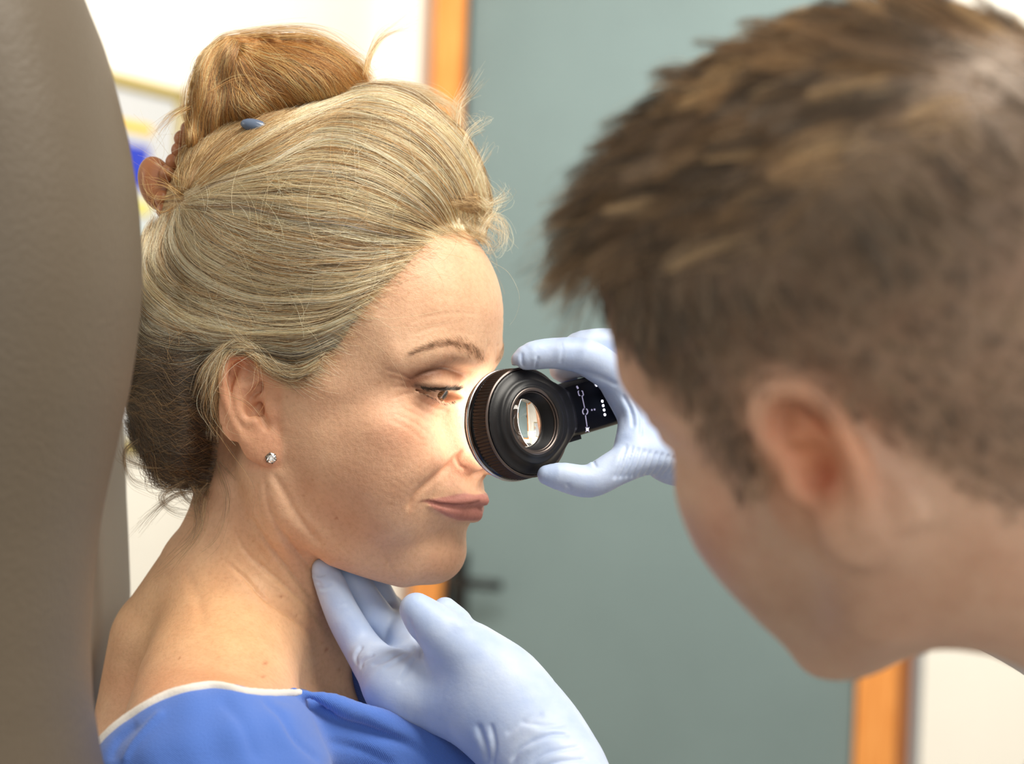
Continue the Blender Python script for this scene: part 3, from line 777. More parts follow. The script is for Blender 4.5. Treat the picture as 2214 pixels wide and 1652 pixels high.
# the lock that runs over the ear
EARL = [[(705, 760), (650, 795), (600, 790), (560, 765), (520, 745), (480, 752), (440, 790), (415, 850), (400, 920)],
        [(690, 790), (640, 812), (590, 795), (560, 768), (520, 742), (482, 760), (460, 810), (455, 870), (445, 950)],
        [(668, 812), (625, 816), (585, 785), (555, 758), (520, 740), (484, 764), (468, 815), (468, 880), (478, 960)]]
N = 1500; P, li = family(EARL, N, locks=22, lock_amp=6, amp=4, trim=(.05, .6))
A = DM.lift(P, 0); tt_ = np.linspace(0, 1, 22)
A[..., 1] = np.minimum(A[..., 1], 4)-RNG.uniform(2, 7, (N, 1))*sstep(1, .7, tt_)[None]+16*sstep(.72, 1, tt_)[None]; k_ = (D0+A[..., 1])/FPX; A[..., 0] = (P[..., 0]-1107)*k_; A[..., 2] = (826-P[..., 1])*k_
strands('ear_lock', hair, A, RNG.uniform(.05, .08, N), .03, palette(PALE, [2, 3, 3, 2, 2, 1.5], N, li), M_HAIR, kind='stuff')
# nape
NAPE = [[(478, 760), (420, 752), (350, 740), (290, 740), (272, 770)], [(470, 800), (420, 785), (350, 775), (290, 780), (268, 810)],
        [(465, 850), (410, 838), (340, 825), (285, 830), (262, 855)], [(470, 905), (410, 895), (340, 875), (285, 870), (262, 880)],
        [(474, 960), (410, 952), (350, 928), (300, 905), (266, 885)], [(468, 1010), (410, 1003), (360, 985), (310, 945), (275, 900)],
        [(452, 1058), (410, 1048), (360, 1024), (312, 968), (288, 922)]]
N = 6500; P, li = family(NAPE, N, locks=60, lock_amp=16, amp=7, trim=(.25, .3))
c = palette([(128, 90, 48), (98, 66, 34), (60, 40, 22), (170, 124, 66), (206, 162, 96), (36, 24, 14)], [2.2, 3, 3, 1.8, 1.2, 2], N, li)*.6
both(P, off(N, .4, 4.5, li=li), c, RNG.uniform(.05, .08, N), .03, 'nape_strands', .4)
# loose hairs over the side, the temple and the neck
CR = [[(392, 432), (384, 385), (392, 335), (410, 285), (430, 250)], [(395, 430), (425, 365), (475, 312), (540, 270), (600, 240)], [(396, 428), (470, 370), (575, 308), (680, 258), (770, 215)],
      [(400, 426), (500, 372), (610, 318), (720, 262), (820, 222)]]
N = 2600; P, li = family(CR, N, locks=30, lock_amp=5, amp=3, trim=(.02, .15))
both(P, off(N, .5, 5, li=li), palette([(226, 198, 140), (204, 164, 102), (168, 124, 70), (120, 88, 52), (230, 212, 168)], [2, 3, 2, 1.4, 2], N, li), .065, .03, 'crown_strands', 1.0)
LOOSE = []

for _ in range(520):
    x, y = RNG.uniform(330, 960), RNG.uniform(300, 760)
    if inpoly(np.array([[x, y]]), POLY)[0]:
        a = RNG.uniform(-2.2, .6); L = RNG.uniform(60, 260); cx = RNG.normal(0, .5)
        t_ = np.linspace(0, 1, 22); ang = a+cx*t_*2
        LOOSE.append(np.stack([x+np.cumsum(np.cos(ang))*L/22, y+np.cumsum(np.sin(ang))*L/22], 1))
L_ = np.array(LOOSE); L_ = L_[(L_[..., 0].max(1) < 1030) & (L_[..., 0].min(1) > 270) & (L_[..., 1].min(1) > 220)]
both(L_, 4+RNG.uniform(.5, 4, (len(L_), 1))*np.ones((1, 22)), palette(PALE, [4, 3, 2, 3, 1, 0.1], len(L_)), .045, .03, 'loose_hairs', .5)
def free(curves, d, jit, n, cols, wts, name, r0=.045, parent=None, m=24, dj=8, amp=3):
    """loose hairs drawn through measured points"""
    out = []
    for _ in range(n):
        g_ = curves[RNG.integers(0, len(curves))]; pp = catmull(g_, m)
        w_ = np.linspace(0, 1, m)[:, None]**1.2
        pp = pp+RNG.normal(0, jit*.35, 2)*(1-w_)+RNG.normal(0, jit, 2)*w_+np.stack([snoise(1, m, 4, amp)[0], snoise(1, m, 4, amp)[0]], 1)*w_
        b = int(RNG.integers(int(m*.55), m+1)); pp = catmull(pp[:b], m)
        dd_ = d+RNG.normal(0, dj)+snoise(1, m, 3, 4)[0]; k_ = (D0+dd_)/FPX
        out.append(np.stack([(pp[:, 0]-1107)*k_, dd_, (826-pp[:, 1])*k_], 1))
    return strands(name, parent or hair, np.array(out), r0, .02, palette(cols, wts, n), M_HAIR, kind='stuff')
free([[(1040, 505), (1062, 470), (1085, 480), (1090, 520), (1070, 545), (1050, 520)], [(1045, 480), (1075, 450), (1070, 430), (1052, 425)],
      [(1040, 430), (1060, 440), (1095, 420), (1070, 395)], [(1020, 400), (1035, 350), (1050, 318), (1045, 330)], [(1020, 505), (1050, 515), (1060, 540), (1035, 530)],
      [(1000, 330), (1010, 290), (1045, 262), (1030, 255), (1012, 270)], [(1035, 470), (1065, 490), (1085, 505), (1100, 545)], [(1000, 300), (1020, 350), (1045, 400), (1062, 440)],
      [(1040, 440), (1065, 465), (1060, 500), (1045, 520)]], 40, 17, 330, PALE, [4, 3, 2, 1, .3, .1], 'front_curls')
free([[(1062, 565), (1100, 590), (1122, 640), (1110, 690), (1080, 712), (1030, 708), (985, 680)]], 22, 1, 1, PALE, [1, 0, 0, 0, 0, 0], 'long_curl')
free([[(985, 290), (990, 230), (1010, 200), (1035, 160)], [(900, 215), (940, 215), (980, 240), (1000, 300)], [(830, 195), (900, 190), (970, 230), (1010, 300)],
      [(900, 225), (960, 260), (1010, 330), (1040, 420)], [(780, 190), (850, 180), (930, 205), (990, 260)]], 62, 16, 420, PALE, [4, 3, 2, 2, .3, .1], 'crown_flyaways')
free([[(450, 1050), (425, 1085), (430, 1130), (400, 1180), (370, 1215)], [(440, 1060), (380, 1070), (330, 1110), (290, 1160)], [(400, 1040), (350, 1070), (370, 1100), (440, 1110)],
      [(470, 1000), (490, 1080), (470, 1160), (420, 1200)], [(350, 1015), (310, 1010), (270, 990), (255, 940)], [(445, 1080), (430, 1150), (380, 1210), (330, 1260)],
      [(300, 950), (270, 980), (290, 1040), (370, 1060)], [(450, 1060), (440, 1090), (425, 1110)], [(430, 1055), (440, 1075), (438, 1100)], [(410, 1045), (425, 1070), (435, 1090)], [(380, 1030), (400, 1075), (430, 1100), (435, 1150)], [(330, 985), (345, 1040), (390, 1070), (430, 1080)], [(420, 1050), (432, 1110), (428, 1160), (400, 1210)],
      [(480, 1000), (520, 1050), (540, 1110), (520, 1180), (480, 1230)]], 40, 11, 620, [(96, 78, 54), (140, 112, 72), (190, 160, 112)], [3, 2, 1], 'nape_wisps', dj=12, amp=5)
free([[(545, 760), (480, 800), (440, 880), (500, 960), (550, 1030), (545, 1090)], [(480, 770), (455, 860), (470, 930), (500, 980)], [(520, 740), (470, 780), (450, 830), (462, 900)],
      [(600, 790), (560, 780), (560, 830), (520, 870)], [(470, 840), (540, 870), (600, 930), (680, 935)], [(480, 800), (500, 880), (490, 930), (560, 960)]], -14, 20, 26, PALE, [2, 2, 2, 2, 2, 1], 'ear_wisps', dj=3)
# hairs of the hairline lying on the skin
DS = DepthMap(bvW, 560, 440, 1090, 880, 5)
N = 2600; hl = catmull(HAIRLINE[1:14], 400); i = RNG.integers(0, 400, N); s_ = hl[i]+RNG.normal(0, 6, (N, 2))+np.array([.66, .75])*np.abs(RNG.normal(0, 22, (N, 1)))
t_ = np.linspace(0, 1, 12)[None]; up_ = np.array([-.78, -.62]); perp = RNG.normal(0, .25, (N, 1)); L = RNG.uniform(45, 150, (N, 1))
q_ = np.stack([s_[:, :1]+(-.86+perp*.4)*L*t_+2*np.sin(t_*5+i[:, None]), s_[:, 1:]+(-.35+perp)*L*t_-L*.25*t_**2], -1)
A = DS.lift(q_, .2+4.5*t_)
strands('hairline_hairs', hair, A, .04, .02, palette(PALE, [3, 3, 3, 3, 1.5, .3], N), M_HAIR, kind='stuff')
# the bun
bv_ = Vol(Vol.axis(-210, (-40, 1.5)), Vol.axis(-20, (130, 1.8)), Vol.axis(95, (200, 1.5)))
be = lambda px, py, rx, rz, ry, d=58, k=9: bv_.ell(V(px, py, d), (rx*.2525, ry, rz*.2525), k)
be(640, 180, 150, 88, 38); be(468, 220, 50, 122, 32); be(520, 150, 56, 72, 34); be(560, 240, 80, 70, 36); be(700, 200, 90, 60, 32); be(430, 310, 34, 50, 26)
bp, bt_, bq = bv_.mesh(); del bv_; bp = relax(bp, bt_, bq, 2)
bun = mesh_from('hair_bun', v2w(bp), (bt_, bq), M_UNDER, woman, label='golden blonde bun'); color_attr(bun, 'tone', np.tile([.9, .55, .26], (len(bp), 1)))
bvB = bvh_of(bp, bt_, bq); DB = DepthMap(bvB, 380, 50, 850, 400, 4)
GOLD = [(244, 208, 138), (220, 166, 90), (192, 134, 66), (150, 98, 44), (98, 60, 26), (250, 228, 176)]
B1 = [[(408, 345), (408, 280), (414, 190), (445, 112), (494, 78)], [(430, 345), (436, 260), (450, 180), (474, 118), (502, 80)], [(466, 340), (470, 262), (478, 190), (490, 128), (508, 82)],
      [(520, 305), (500, 245), (494, 180), (500, 128), (512, 84)]]
B2 = [[(500, 80), (560, 74), (640, 76), (720, 100), (780, 145), (806, 186)], [(505, 86), (570, 92), (650, 108), (720, 145), (765, 190), (775, 212)], [(507, 92), (570, 106), (650, 130), (705, 170), (728, 205), (735, 228)],
      [(508, 100), (560, 130), (620, 170), (665, 215), (680, 248)], [(506, 110), (540, 160), (580, 210), (620, 250), (636, 270)], [(503, 120), (515, 170), (545, 225), (580, 262), (596, 284)],
      [(500, 130), (497, 190), (508, 245), (530, 275), (545, 290)]]
B3 = [[(400, 400), (430, 370), (480, 345), (540, 320), (600, 300)], [(392, 380), (420, 350), (470, 325), (520, 310), (560, 300)], [(398, 350), (420, 325), (450, 312), (500, 318), (540, 330)]]
for gg, n_, ra, nm in ((B1, 2600, (1.5, 5), 'bun_strands'), (B2, 4200, (1, 5), 'bun_strands'), (B3, 900, (1, 5), 'bun_strands')):
    P, li = family(gg, n_, locks=34, lock_amp=6, amp=3.5, trim=(.08, .12)); o_ = off(n_, *ra)
    A = DB.lift(P, o_); Bk = A[:n_//2].copy(); Bk[..., 1] = 116-Bk[..., 1]
    strands(nm, bun, np.concatenate([A, Bk]), .065, .03, np.tile(palette(GOLD, [2, 3, 3, 2, 1.2, 1], n_, li), (2, 1))[:n_+n_//2], M_HAIR, kind='stuff')
free([[(430, 150), (470, 85), (540, 66), (640, 62), (740, 88), (800, 150)], [(520, 75), (620, 62), (700, 75), (790, 150)], [(600, 80), (700, 85), (780, 130), (800, 165), (850, 150)],
      [(415, 300), (395, 240), (405, 170), (440, 110)], [(700, 90), (760, 120), (800, 150), (808, 180)], [(790, 160), (800, 120), (830, 75), (900, 45)], [(410, 230), (370, 250), (330, 300)],
      [(560, 90), (600, 130), (640, 190), (640, 240)], [(450, 200), (520, 170), (600, 200), (640, 260)]], 50, 11, 420, GOLD, [3, 3, 2, 1, .4, 2], 'bun_flyaways', parent=bun, dj=22, amp=5)
free([[(400, 425), (360, 400), (320, 385), (296, 362)], [(395, 420), (350, 430), (320, 420), (305, 375)], [(410, 400), (360, 370), (330, 350), (290, 330)], [(400, 430), (350, 400), (300, 410)],
      [(395, 440), (350, 460), (330, 440), (345, 400)]], 24, 10, 70, GOLD, [3, 3, 2, 1, .4, 2], 'tie_ends', dj=6, amp=3)
# brows and lashes
def tufts(line, n, length, dirf, d_off, cols, wts, r0, name, jit=3, curl=0, dm=None, label=None):
    hl = catmull(line, 300); u = RNG.random(n); i = (u*299).astype(int); s_ = hl[i]+RNG.normal(0, 1, (n, 2))*np.array([.6, 1])*(np.full(n, jit) if np.isscalar(jit) else jit[0]+(jit[1]-jit[0])*u)[:, None]
    L = length*RNG.uniform(.6, 1.1, n)*(1 if np.isscalar(length) else 1); ang = dirf(u)+RNG.normal(0, .16, n)
    t_ = np.linspace(0, 1, 9)[None]; a_ = ang[:, None]+curl*t_
    st_ = L[:, None]/9
    q_ = np.stack([s_[:, :1]+np.cumsum(np.cos(a_)*st_, 1)-np.cos(a_[:, :1])*st_, s_[:, 1:]+np.cumsum(np.sin(a_)*st_, 1)-np.sin(a_[:, :1])*st_], -1)
    A = (dm or DS).lift(q_, d_off[0]+d_off[1]*t_); B = WF.to_local(A); B[..., 1] *= -1; B = WF.to_view(B)
    kw = dict(kind='stuff'); 
    c_ = palette(cols, wts, n)
    strands(name, woman, A, r0, .015, c_, M_HAIR, **kw); strands(name, woman, B, r0, .015, c_, M_HAIR, **kw)
tufts([(1044, 782), (1030, 764), (1005, 748), (975, 742), (940, 747), (890, 765)], 420, 15, lambda u: -1.7-1.35*np.minimum(u*1.2, 1), (.15, .9), [(136, 104, 76), (168, 136, 102), (104, 76, 54)], [3, 2, 2], .034, 'eyebrow', (8.0, 2.6))
tufts([(908, 836), (928, 838), (952, 840), (978, 841), (990, 842)], 230, 22, lambda u: .95-1.05*u, (.5, 5.0), [(16, 12, 11), (34, 24, 20)], [3, 1], .085, 'upper_eyelashes', 1.2, curl=-.75)
tufts([(915, 849), (938, 861), (960, 872), (985, 868)], 70, 9, lambda u: 1.2-.3*u, (.3, 2.0), [(40, 28, 24)], [1], .045, 'lower_eyelashes', 1, curl=-.3)
# ---------------------------------------------------------------- the magnifier
def nrm(a): a = np.asarray(a, float); return a/np.linalg.norm(a)
SN = nrm((.66, -.74, .12)); SU = nrm(np.cross((0, 0, 1), -SN)); SU = SU if SU[0] > 0 else -SU
SV = np.cross(SU, SN); SV = SV if SV[2] > 0 else -SV
SC = V(1091, 921, 16)
sp = lambda s, r=0., a=0.: SC+SN*s+(SU*math.cos(a)+SV*math.sin(a))*r
scope = root('magnifier', sp(0), 'black handheld skin magnifier with ribbed ring and lit dots, pressed to her nose', 'magnifier')
M_BLK = mat('satin_black', srgb(22, 22, 25), .38, spec=.5); _t = NT(M_BLK); _t.l.new(_t.bump(_t.noise(1600, 2).outputs['Fac'], .12, .0003), _t.b.inputs['Normal'])
M_GLOSS = mat('gloss_black', (.004, .004, .006), .12, spec=.5)
M_RIB = mat('ribbed_rubber', srgb(40, 33, 30), .5, spec=.4); M_STEEL = mat('bright_metal', srgb(205, 208, 212), .22, metal=1); M_EDGE = mat('grey_edge_metal', srgb(110, 100, 96), .3, metal=.8)  # edge bead and eyepiece rims use a lighter grey metal
M_LED = mat('led_ring', (1, 1, 1), .4, emit=(1, .96, .88), estr=9); M_ICON = mat('lit_icons', (1, 1, 1), .4, emit=(.86, .86, 1), estr=5); M_ICON2 = mat('printed_icons', (.5, .48, .62), .4, emit=(.7, .66, 1), estr=.35)
M_LENS = mat('lens_glass', (1, 1, 1), .0, trans=1.0, ior=1.5, coat=.4)
def lathe(name, prof, m_, parent, seg=128, closed=False, **kw):
    rings = [[sp(s, r, 2*math.pi*j/seg) for j in range(seg)] for s, r in prof]
    if closed: rings.append(rings[0])
    v, f = loft(np.array(rings), caps=False)
    return mesh_from(name, v2w(v), [a[::-1] for a in f], m_, parent, **kw)
def ribbed(name, s0, s1, r, n, h, m_, parent, taper=0):
    seg = n*6; rings = []
    for s, rr in ((s0, r-2.2), (s0, r-.5), (s0+.5, r), (s1-.5, r-taper), (s1, r-.5-taper), (s1, r-2.2-taper)):
        ring = []
        for j in range(seg):
            w = .5+.5*math.cos(2*math.pi*j/6)
            e = h*(1-w**1.5) if rr > r-.4-taper*1.01 else 0
            ring.append(sp(s, rr-e, 2*math.pi*j/seg))
        rings.append(ring)
    v, f = loft(np.array(rings), caps=False); return mesh_from(name, v2w(v), [a[::-1] for a in f], m_, parent)
lathe('contact_plate', [(0, 24.5), (.0, 27.6), (.6, 28.2), (1.2, 27)], M_STEEL, scope, label='steel contact plate')
lathe('lamp_ring', [(.4, 15.5), (.25, 24.6), (1.4, 24.6), (1.4, 15.5), (.4, 15.5)], M_LED, scope, label='glowing white lamp ring')
lathe('barrel_liner', [(.3, 15.6), (3, 14.5), (10, 12.4), (15.2, 13.4)], M_BLK, scope)
ribbed('knurled_rim', 1.0, 3.4, 28.6, 110, .45, M_RIB, scope)
lathe('silver_band', [(3.2, 27), (3.2, 29.2), (3.6, 29.6), (4.6, 29.6), (5.0, 29.2), (5.0, 27)], M_STEEL, scope, label='polished silver band')
lathe('neck_band', [(4.9, 28.9), (5.5, 29.1), (7.8, 28.5), (8.2, 27)], M_GLOSS, scope)
ribbed('focus_ring', 8.0, 17.6, 29.2, 96, .75, M_RIB, scope, .7)
lathe('edge_bead', [(17.5, 27.4), (17.6, 28.4), (18.0, 28.7), (18.5, 28.5), (18.7, 27.6)], M_EDGE, scope)
# housing with its handle, one moulded body
HA = math.radians(11); SH = SU*math.cos(HA)+SV*math.sin(HA); SW = -SU*math.sin(HA)+SV*math.cos(HA)
cv = Vol(Vol.axis(-20, (110, .55)), Vol.axis(-75, (40, .7)), Vol.axis(-75, (40, .7)))
LM = np.stack([SH, SN, SW]); to_v = lambda p: SC+np.asarray(p) @ LM     # local: along the handle, along the axis, across
sc_f = Vol(Vol.axis(-30, (78, .7)), Vol.axis(-2, (30, .6)), Vol.axis(-31, (31, .7)))
def disc(s0, s1, r, k, mode='+', x0=0):
    sl, X, Y, Z = sc_f.box((-60, -10, -60), (110, 60, 60)); q = np.sqrt((X-x0)**2+Z**2)-r; d = np.maximum(q, np.maximum(s0-Y, Y-s1)); sc_f.put(sl, np.broadcast_to(d, [a.stop-a.start for a in sl]).astype('f'), k, mode)
disc(17.8, 19.2, 27.2, 1.0); disc(18.4, 21.5, 20.5, 9); disc(19, 23.6, 17.9, 3.5)
def slab(x0, x1, z0, z1, y0, y1, rnd, k, mode='+'):
    sl, X, Y, Z = sc_f.box((-60, -10, -60), (110, 60, 60)); cx, cz, cy = (x0+x1)/2, (z0+z1)/2, (y0+y1)/2
    ax_, ay_, az_ = np.abs(X-cx)-(x1-x0)/2+rnd, np.abs(Y-cy)-(y1-y0)/2+rnd, np.abs(Z-cz)-(z1-z0)/2+rnd
    d = np.sqrt(np.maximum(ax_, 0)**2+np.maximum(ay_, 0)**2+np.maximum(az_, 0)**2)+np.minimum(np.maximum(ax_, np.maximum(ay_, az_)), 0)-rnd
    sc_f.put(sl, d.astype('f'), k, mode)
slab(10, 74, -14.5, 14.5, 6, 20.4, 5, 8)
disc(-5, 40, 28.0, 0, '-') if False else None
sl, X, Y, Z = sc_f.box((-60, -10, -60), (110, 60, 60)); q_ = np.maximum(np.sqrt(X**2+Z**2)-29.8, Y-18.0); sc_f.put(sl, np.broadcast_to(q_, sc_f.f.shape).astype('f'), .6, '-')
disc(12, 40, 16.0, .6, '-'); 
p, t, q = sc_f.mesh(); p = relax(p, t, q, 1, .5)
mesh_from('housing', v2w(to_v(p)), (t, q), M_BLK, scope)
lathe('eyepiece_rim', [(23.0, 15.5), (24.0, 15.7), (24.3, 16.5), (24.1, 17.4), (23.4, 17.8)], M_EDGE, scope)
lathe('eyepiece_sleeve', [(23.6, 15.6), (21.5, 15.3), (21.3, 14.7), (15.5, 14.3), (15.2, 13.2), (13.4, 12.6)], M_BLK, scope)
lathe('eyepiece_groove', [(22.05, 15.25), (22.2, 14.95), (22.7, 14.95), (22.85, 15.3)], M_EDGE, scope)
a_ = np.linspace(0, 1, 14); R_ = 13.3
lathe('lens', [(14.6+3.2*(1-x*x), R_*x+.001) for x in a_]+[(14.6-2.2*(1-x*x), R_*x+.001) for x in a_[::-1]], M_LENS, scope, 96, label='clear round glass lens')
# display panel on the handle with its lit marks
def on_panel(px, py, h=20.75):
    o = np.array([0, -D0, 0.]); d = V(px, py, 0)-o; pt = SC+SN*h
    return o+d*(((pt-o)@SN)/(d@SN))
def zp(X, Y): return 960+X/3.934, 680+Y/3.934
outl = []
for a in np.linspace(0, 2*math.pi, 60, endpoint=False):
    c, s = math.cos(a), math.sin(a); e = 5
    outl.append((45+24.5*abs(c)**(2/e)*np.sign(c), 12.6*abs(s)**(2/e)*np.sign(s)))
pr = np.array([[to_v((x, h, z)) for x, z in outl] for h in (19.6, 20.5)]+[[to_v((45+(x-45)*.985, 20.62, z*.975)) for x, z in outl]])
v, f = loft(pr); mesh_from('display_panel', v2w(v), f, M_GLOSS, scope, label='glossy black display panel')
def tube(name, pts, r, m_, parent, seg=8, closed=False, **kw):
    pts = np.asarray(pts, float); n_ = len(pts); rings = []
    for i in range(n_):
        tg = nrm(pts[(i+1) % n_ if closed else min(i+1, n_-1)]-pts[(i-1) % n_ if closed else max(i-1, 0)])
        a = np.cross(tg, SN if abs(tg@SN) < .9 else SU); a = nrm(a); b = np.cross(tg, a)
        rings.append([pts[i]+(a*math.cos(x)+b*math.sin(x))*r for x in np.linspace(0, 2*math.pi, seg, endpoint=False)])
    if closed: rings.append(rings[0])
    v, f = loft(np.array(rings), caps=not closed); return mesh_from(name, v2w(v), f, m_, parent, **kw)
def arc(X, Y, rx, ry, a0, a1, n_=14): return [on_panel(*zp(X+rx*math.cos(a), Y+ry*math.sin(a))) for a in np.linspace(a0, a1, n_)]
for a, b in (((1173, 690), (1196, 795)), ((1203, 858), (1217, 955))): tube('scale_line', [on_panel(*zp(*a)), on_panel(*zp(*b))], .24, M_ICON2, scope)
tube('bracket_mark', [on_panel(*zp(*a)) for a in ((1158, 690), (1148, 688), (1140, 656), (1146, 650))], .26, M_ICON2, scope)
tube('bracket_mark', [on_panel(*zp(*a)) for a in ((1180, 692), (1186, 684), (1178, 652), (1170, 650))], .26, M_ICON2, scope)
tube('ring_mark', arc(1196, 826, 17, 24, 1.9, 4.4), .3, M_ICON2, scope); tube('ring_mark', arc(1204, 826, 18, 24, -1.3, 1.3), .3, M_ICON2, scope)
tube('tick_mark', [on_panel(*zp(1128, 610)), on_panel(*zp(1140, 630))], .5, M_ICON2, scope)
for k in range(4):
    a = math.pi/4+k*math.pi/2; tube('star_ray', [on_panel(*zp(1220+12*math.cos(a), 979+14*math.sin(a))), on_panel(*zp(1220+21*math.cos(a), 979+27*math.sin(a)))], .24, M_ICON2, scope)
def led(name, X, Y, r, m_=M_ICON):
    c = on_panel(*zp(X, Y)); rings = [[c+SN*h+(SU*math.cos(x)+SV*math.sin(x))*r*w for x in np.linspace(0, 2*math.pi, 16, endpoint=False)] for h, w in ((-.2, 1), (.05, 1), (.2, .6), (.24, .05))]
    v, f = loft(np.array(rings)); return mesh_from(name, v2w(v), f, m_, scope)
for X, Y in ((1347, 738), (1355, 775), (1362, 812), (1369, 852)): led('battery_light', X, Y, .68)
led('star_light', 1220, 977, .75); led('mode_light', 1258, 812, .5, M_ICON2); led('mode_light', 1281, 808, .55, M_ICON2)
tube('power_light', [on_panel(*zp(1290, 585)), on_panel(*zp(1303, 605))], .8, M_ICON, scope)
# side button below the handle
bt_r = np.array([[to_v((x, y, z)) for x, y in ((20, 9), (36, 9), (38, 12), (36, 17), (20, 17), (18, 12))] for z in (-16.4, -15.6, -13)])
v, f = loft(bt_r[::-1]); mesh_from('side_button', v2w(v), f, M_BLK, scope, smooth=False)
# ---------------------------------------------------------------- the man
MF = Frame(V(1992, 837, -318), (-.6744, .7055, -.2177), (-.3975, -.0985, .9123), 1.075)
mv = Vol(Vol.axis(-460, (-104, 6), (-20, 2.0), (116, 1.6), (420, 6)), Vol.axis(-420, (-84, 6), (84, 1.5), (330, 6)), Vol.axis(-480, (-130, 6), (-100, 2.5), (60, 1.6), (132, 2.5)))
head_sdf(mv, dict(jw=57, chin=-1, ck=9, xf=[46, 60, 70, 76, 79, 79, 79, 79, 81, 82, 80, 81, 84, 88, 86], brow=1.15, nose=1.03, cw=73,
                  w=[.5, 17, 28, 38, 48, 54.5, 59, 61, 63.5, 65, 67, 67.5, 67.5, 66, 63]))
eye_cut(mv, [15.0, 18.6, 21.2, 21.6, 20.4, 17.6], [14.0, 12.6, 12.4, 13.4, 14.8, 16.9])
ml = lambda px, py, d: MF.to_local(V(px, py, d))
cs, sn_ = math.cos(math.radians(18)), math.sin(math.radians(18))
for sd_ in (1, -1):
    eo = np.array([5, 73, -4.0]); tilt = math.radians(18); fl = math.radians(-13)
    u_ = np.array([math.cos(tilt), 0, -math.sin(tilt)]); v_ = np.array([math.sin(tilt), 0, math.cos(tilt)])
    # the auricle leans away from the head towards its rear edge
    u_ = nrm(u_*math.cos(fl)-np.array([0, 1, 0])*math.sin(fl)); w_ = nrm(np.cross(v_, u_)); w_ = w_ if w_[1] > 0 else -w_
    ear_sdf(mv, (eo, u_*1.12, v_*.98, w_*1.3), sd_)
    def EE(X, Y, h):
        q_ = eo+u_*1.12*((X-745)/20.65)-v_*.98*((Y-780)/20.65)+w_*h; q_[1] *= sd_; return q_
    mv.chain([EE(720, 600, 0), EE(700, 400, 4), EE(610, 250, 6), EE(480, 200, 7), EE(345, 255, 7.5), EE(262, 390, 7.5), EE(248, 560, 7), EE(285, 740, 6), EE(345, 900, 5), EE(430, 1060, 3.5), EE(560, 1200, 2)],
             [2.2, 3.0, 3.7, 4.0, 4.0, 3.8, 3.6, 3.4, 3.3, 3.2, 3.0], 2.2, '+', 36)
def torso_m(vol, P, g=0.0, k=18):
    vol.cap(P(2860, 1720, -330), P(3150, 2250, -480), 62+g, 60+g, 30)
    vol.cap(P(2860, 1720, -330), P(2700, 1800, -170), 62+g, 60+g, 30)
    vol.chain([P(2930, 1700, -330), P(2950, 2200, -340), P(2950, 3100, -340)], [84+g, 118+g, 115+g], 30)
# neck
mv.chain([ml(1990, 990, -322), ml(2110, 1050, -335), ml(2230, 1062, -345), ml(2480, 1140, -350), ml(2800, 1400, -340)], [50, 53, 53, 57, 66], 18)
torso_m(mv, ml)
# arms down to the wrists inside the gloves
ARMU = [V(2700, 1780, -170), V(2440, 1330, 20), V(1960, 1110, 110), V(1560, 1003, 64)]
ARML = [V(3150, 2250, -480), V(2500, 2700, -430), V(1760, 2250, -220), V(1300, 1800, -70)]
for A_ in (ARMU, ARML): mv.chain([MF.to_local(a) for a in A_], [52, 44, 36, 26], 16, '+', 24)
mv.smooth(1)
p, t, q = mv.mesh(); del mv
n = vnormals(p, t, q)
near = p.copy(); near[:, 1] = np.abs(near[:, 1])
tone = np.tile(np.array([.70, .475, .35]), (len(p), 1)); PX = MF.px(near)
tint(blob(1760, 975, 120, 160)*(np.abs(p[:, 1]) > 68), (1.08, .76, .60)); tint(blob(1790, 1030, 36, 56)*(np.abs(p[:, 1]) > 60), (.62, .40, .34)); tint(blob(1640, 1150, 130, 90), (.80, .84, .86)*1 if False else (.84, .86, .88)); tint(blob(1700, 1330, 200, 110), (.86, .88, .90))  # ear rim reddened; the hollow's shade is painted into its skin tone
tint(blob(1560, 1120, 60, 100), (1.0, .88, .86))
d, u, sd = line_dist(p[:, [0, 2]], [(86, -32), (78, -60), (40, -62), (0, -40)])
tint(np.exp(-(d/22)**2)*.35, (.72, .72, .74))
tone = np.clip(tone, 0, 1)
man = root('person', V(2800, 3000, -340), 'brown-haired man with cropped sides, seen from behind, leaning in with pale blue gloves', 'person')
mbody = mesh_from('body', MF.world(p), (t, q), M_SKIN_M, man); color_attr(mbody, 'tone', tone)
MBODY = (MF.to_view(p), t, q)
for s_ in (-1, 1): eye(MF, man, s_, (.92, -.05, -.2), (.05, .09, .10))
# his white tunic, outside the picture for the most part
tv = Vol(Vol.axis(120, (560, 5)), Vol.axis(-600, (200, 5)), Vol.axis(-520, (-60, 5)))
torso_m(tv, V, 17); tv.cap(V(2790, 1400, -343), V(2930, 1700, -330), 80, 100, 20)
for A_ in (ARMU, ARML): tv.chain(A_[:3], [68, 60, 50], 16, '+', 20)
sl, X, Y, Z = tv.box((-900,)*3, (900,)*3)
cp = V(2640, 1330, -345); cn = nrm((-.72, .1, .69)); tv.f = np.maximum(tv.f, ((X-cp[0])*cn[0]+(Y-cp[1])*cn[1]+(Z-cp[2])*cn[2]).astype('f')*1.0-75)
tp, tt, tq = tv.mesh(); del tv
M_TUNIC = cloth_mat('white_tunic_cotton', srgb(232, 234, 236))
mesh_from('tunic', v2w(relax(tp, tt, tq, 2)), (tt, tq), M_TUNIC, man, label='white short tunic')
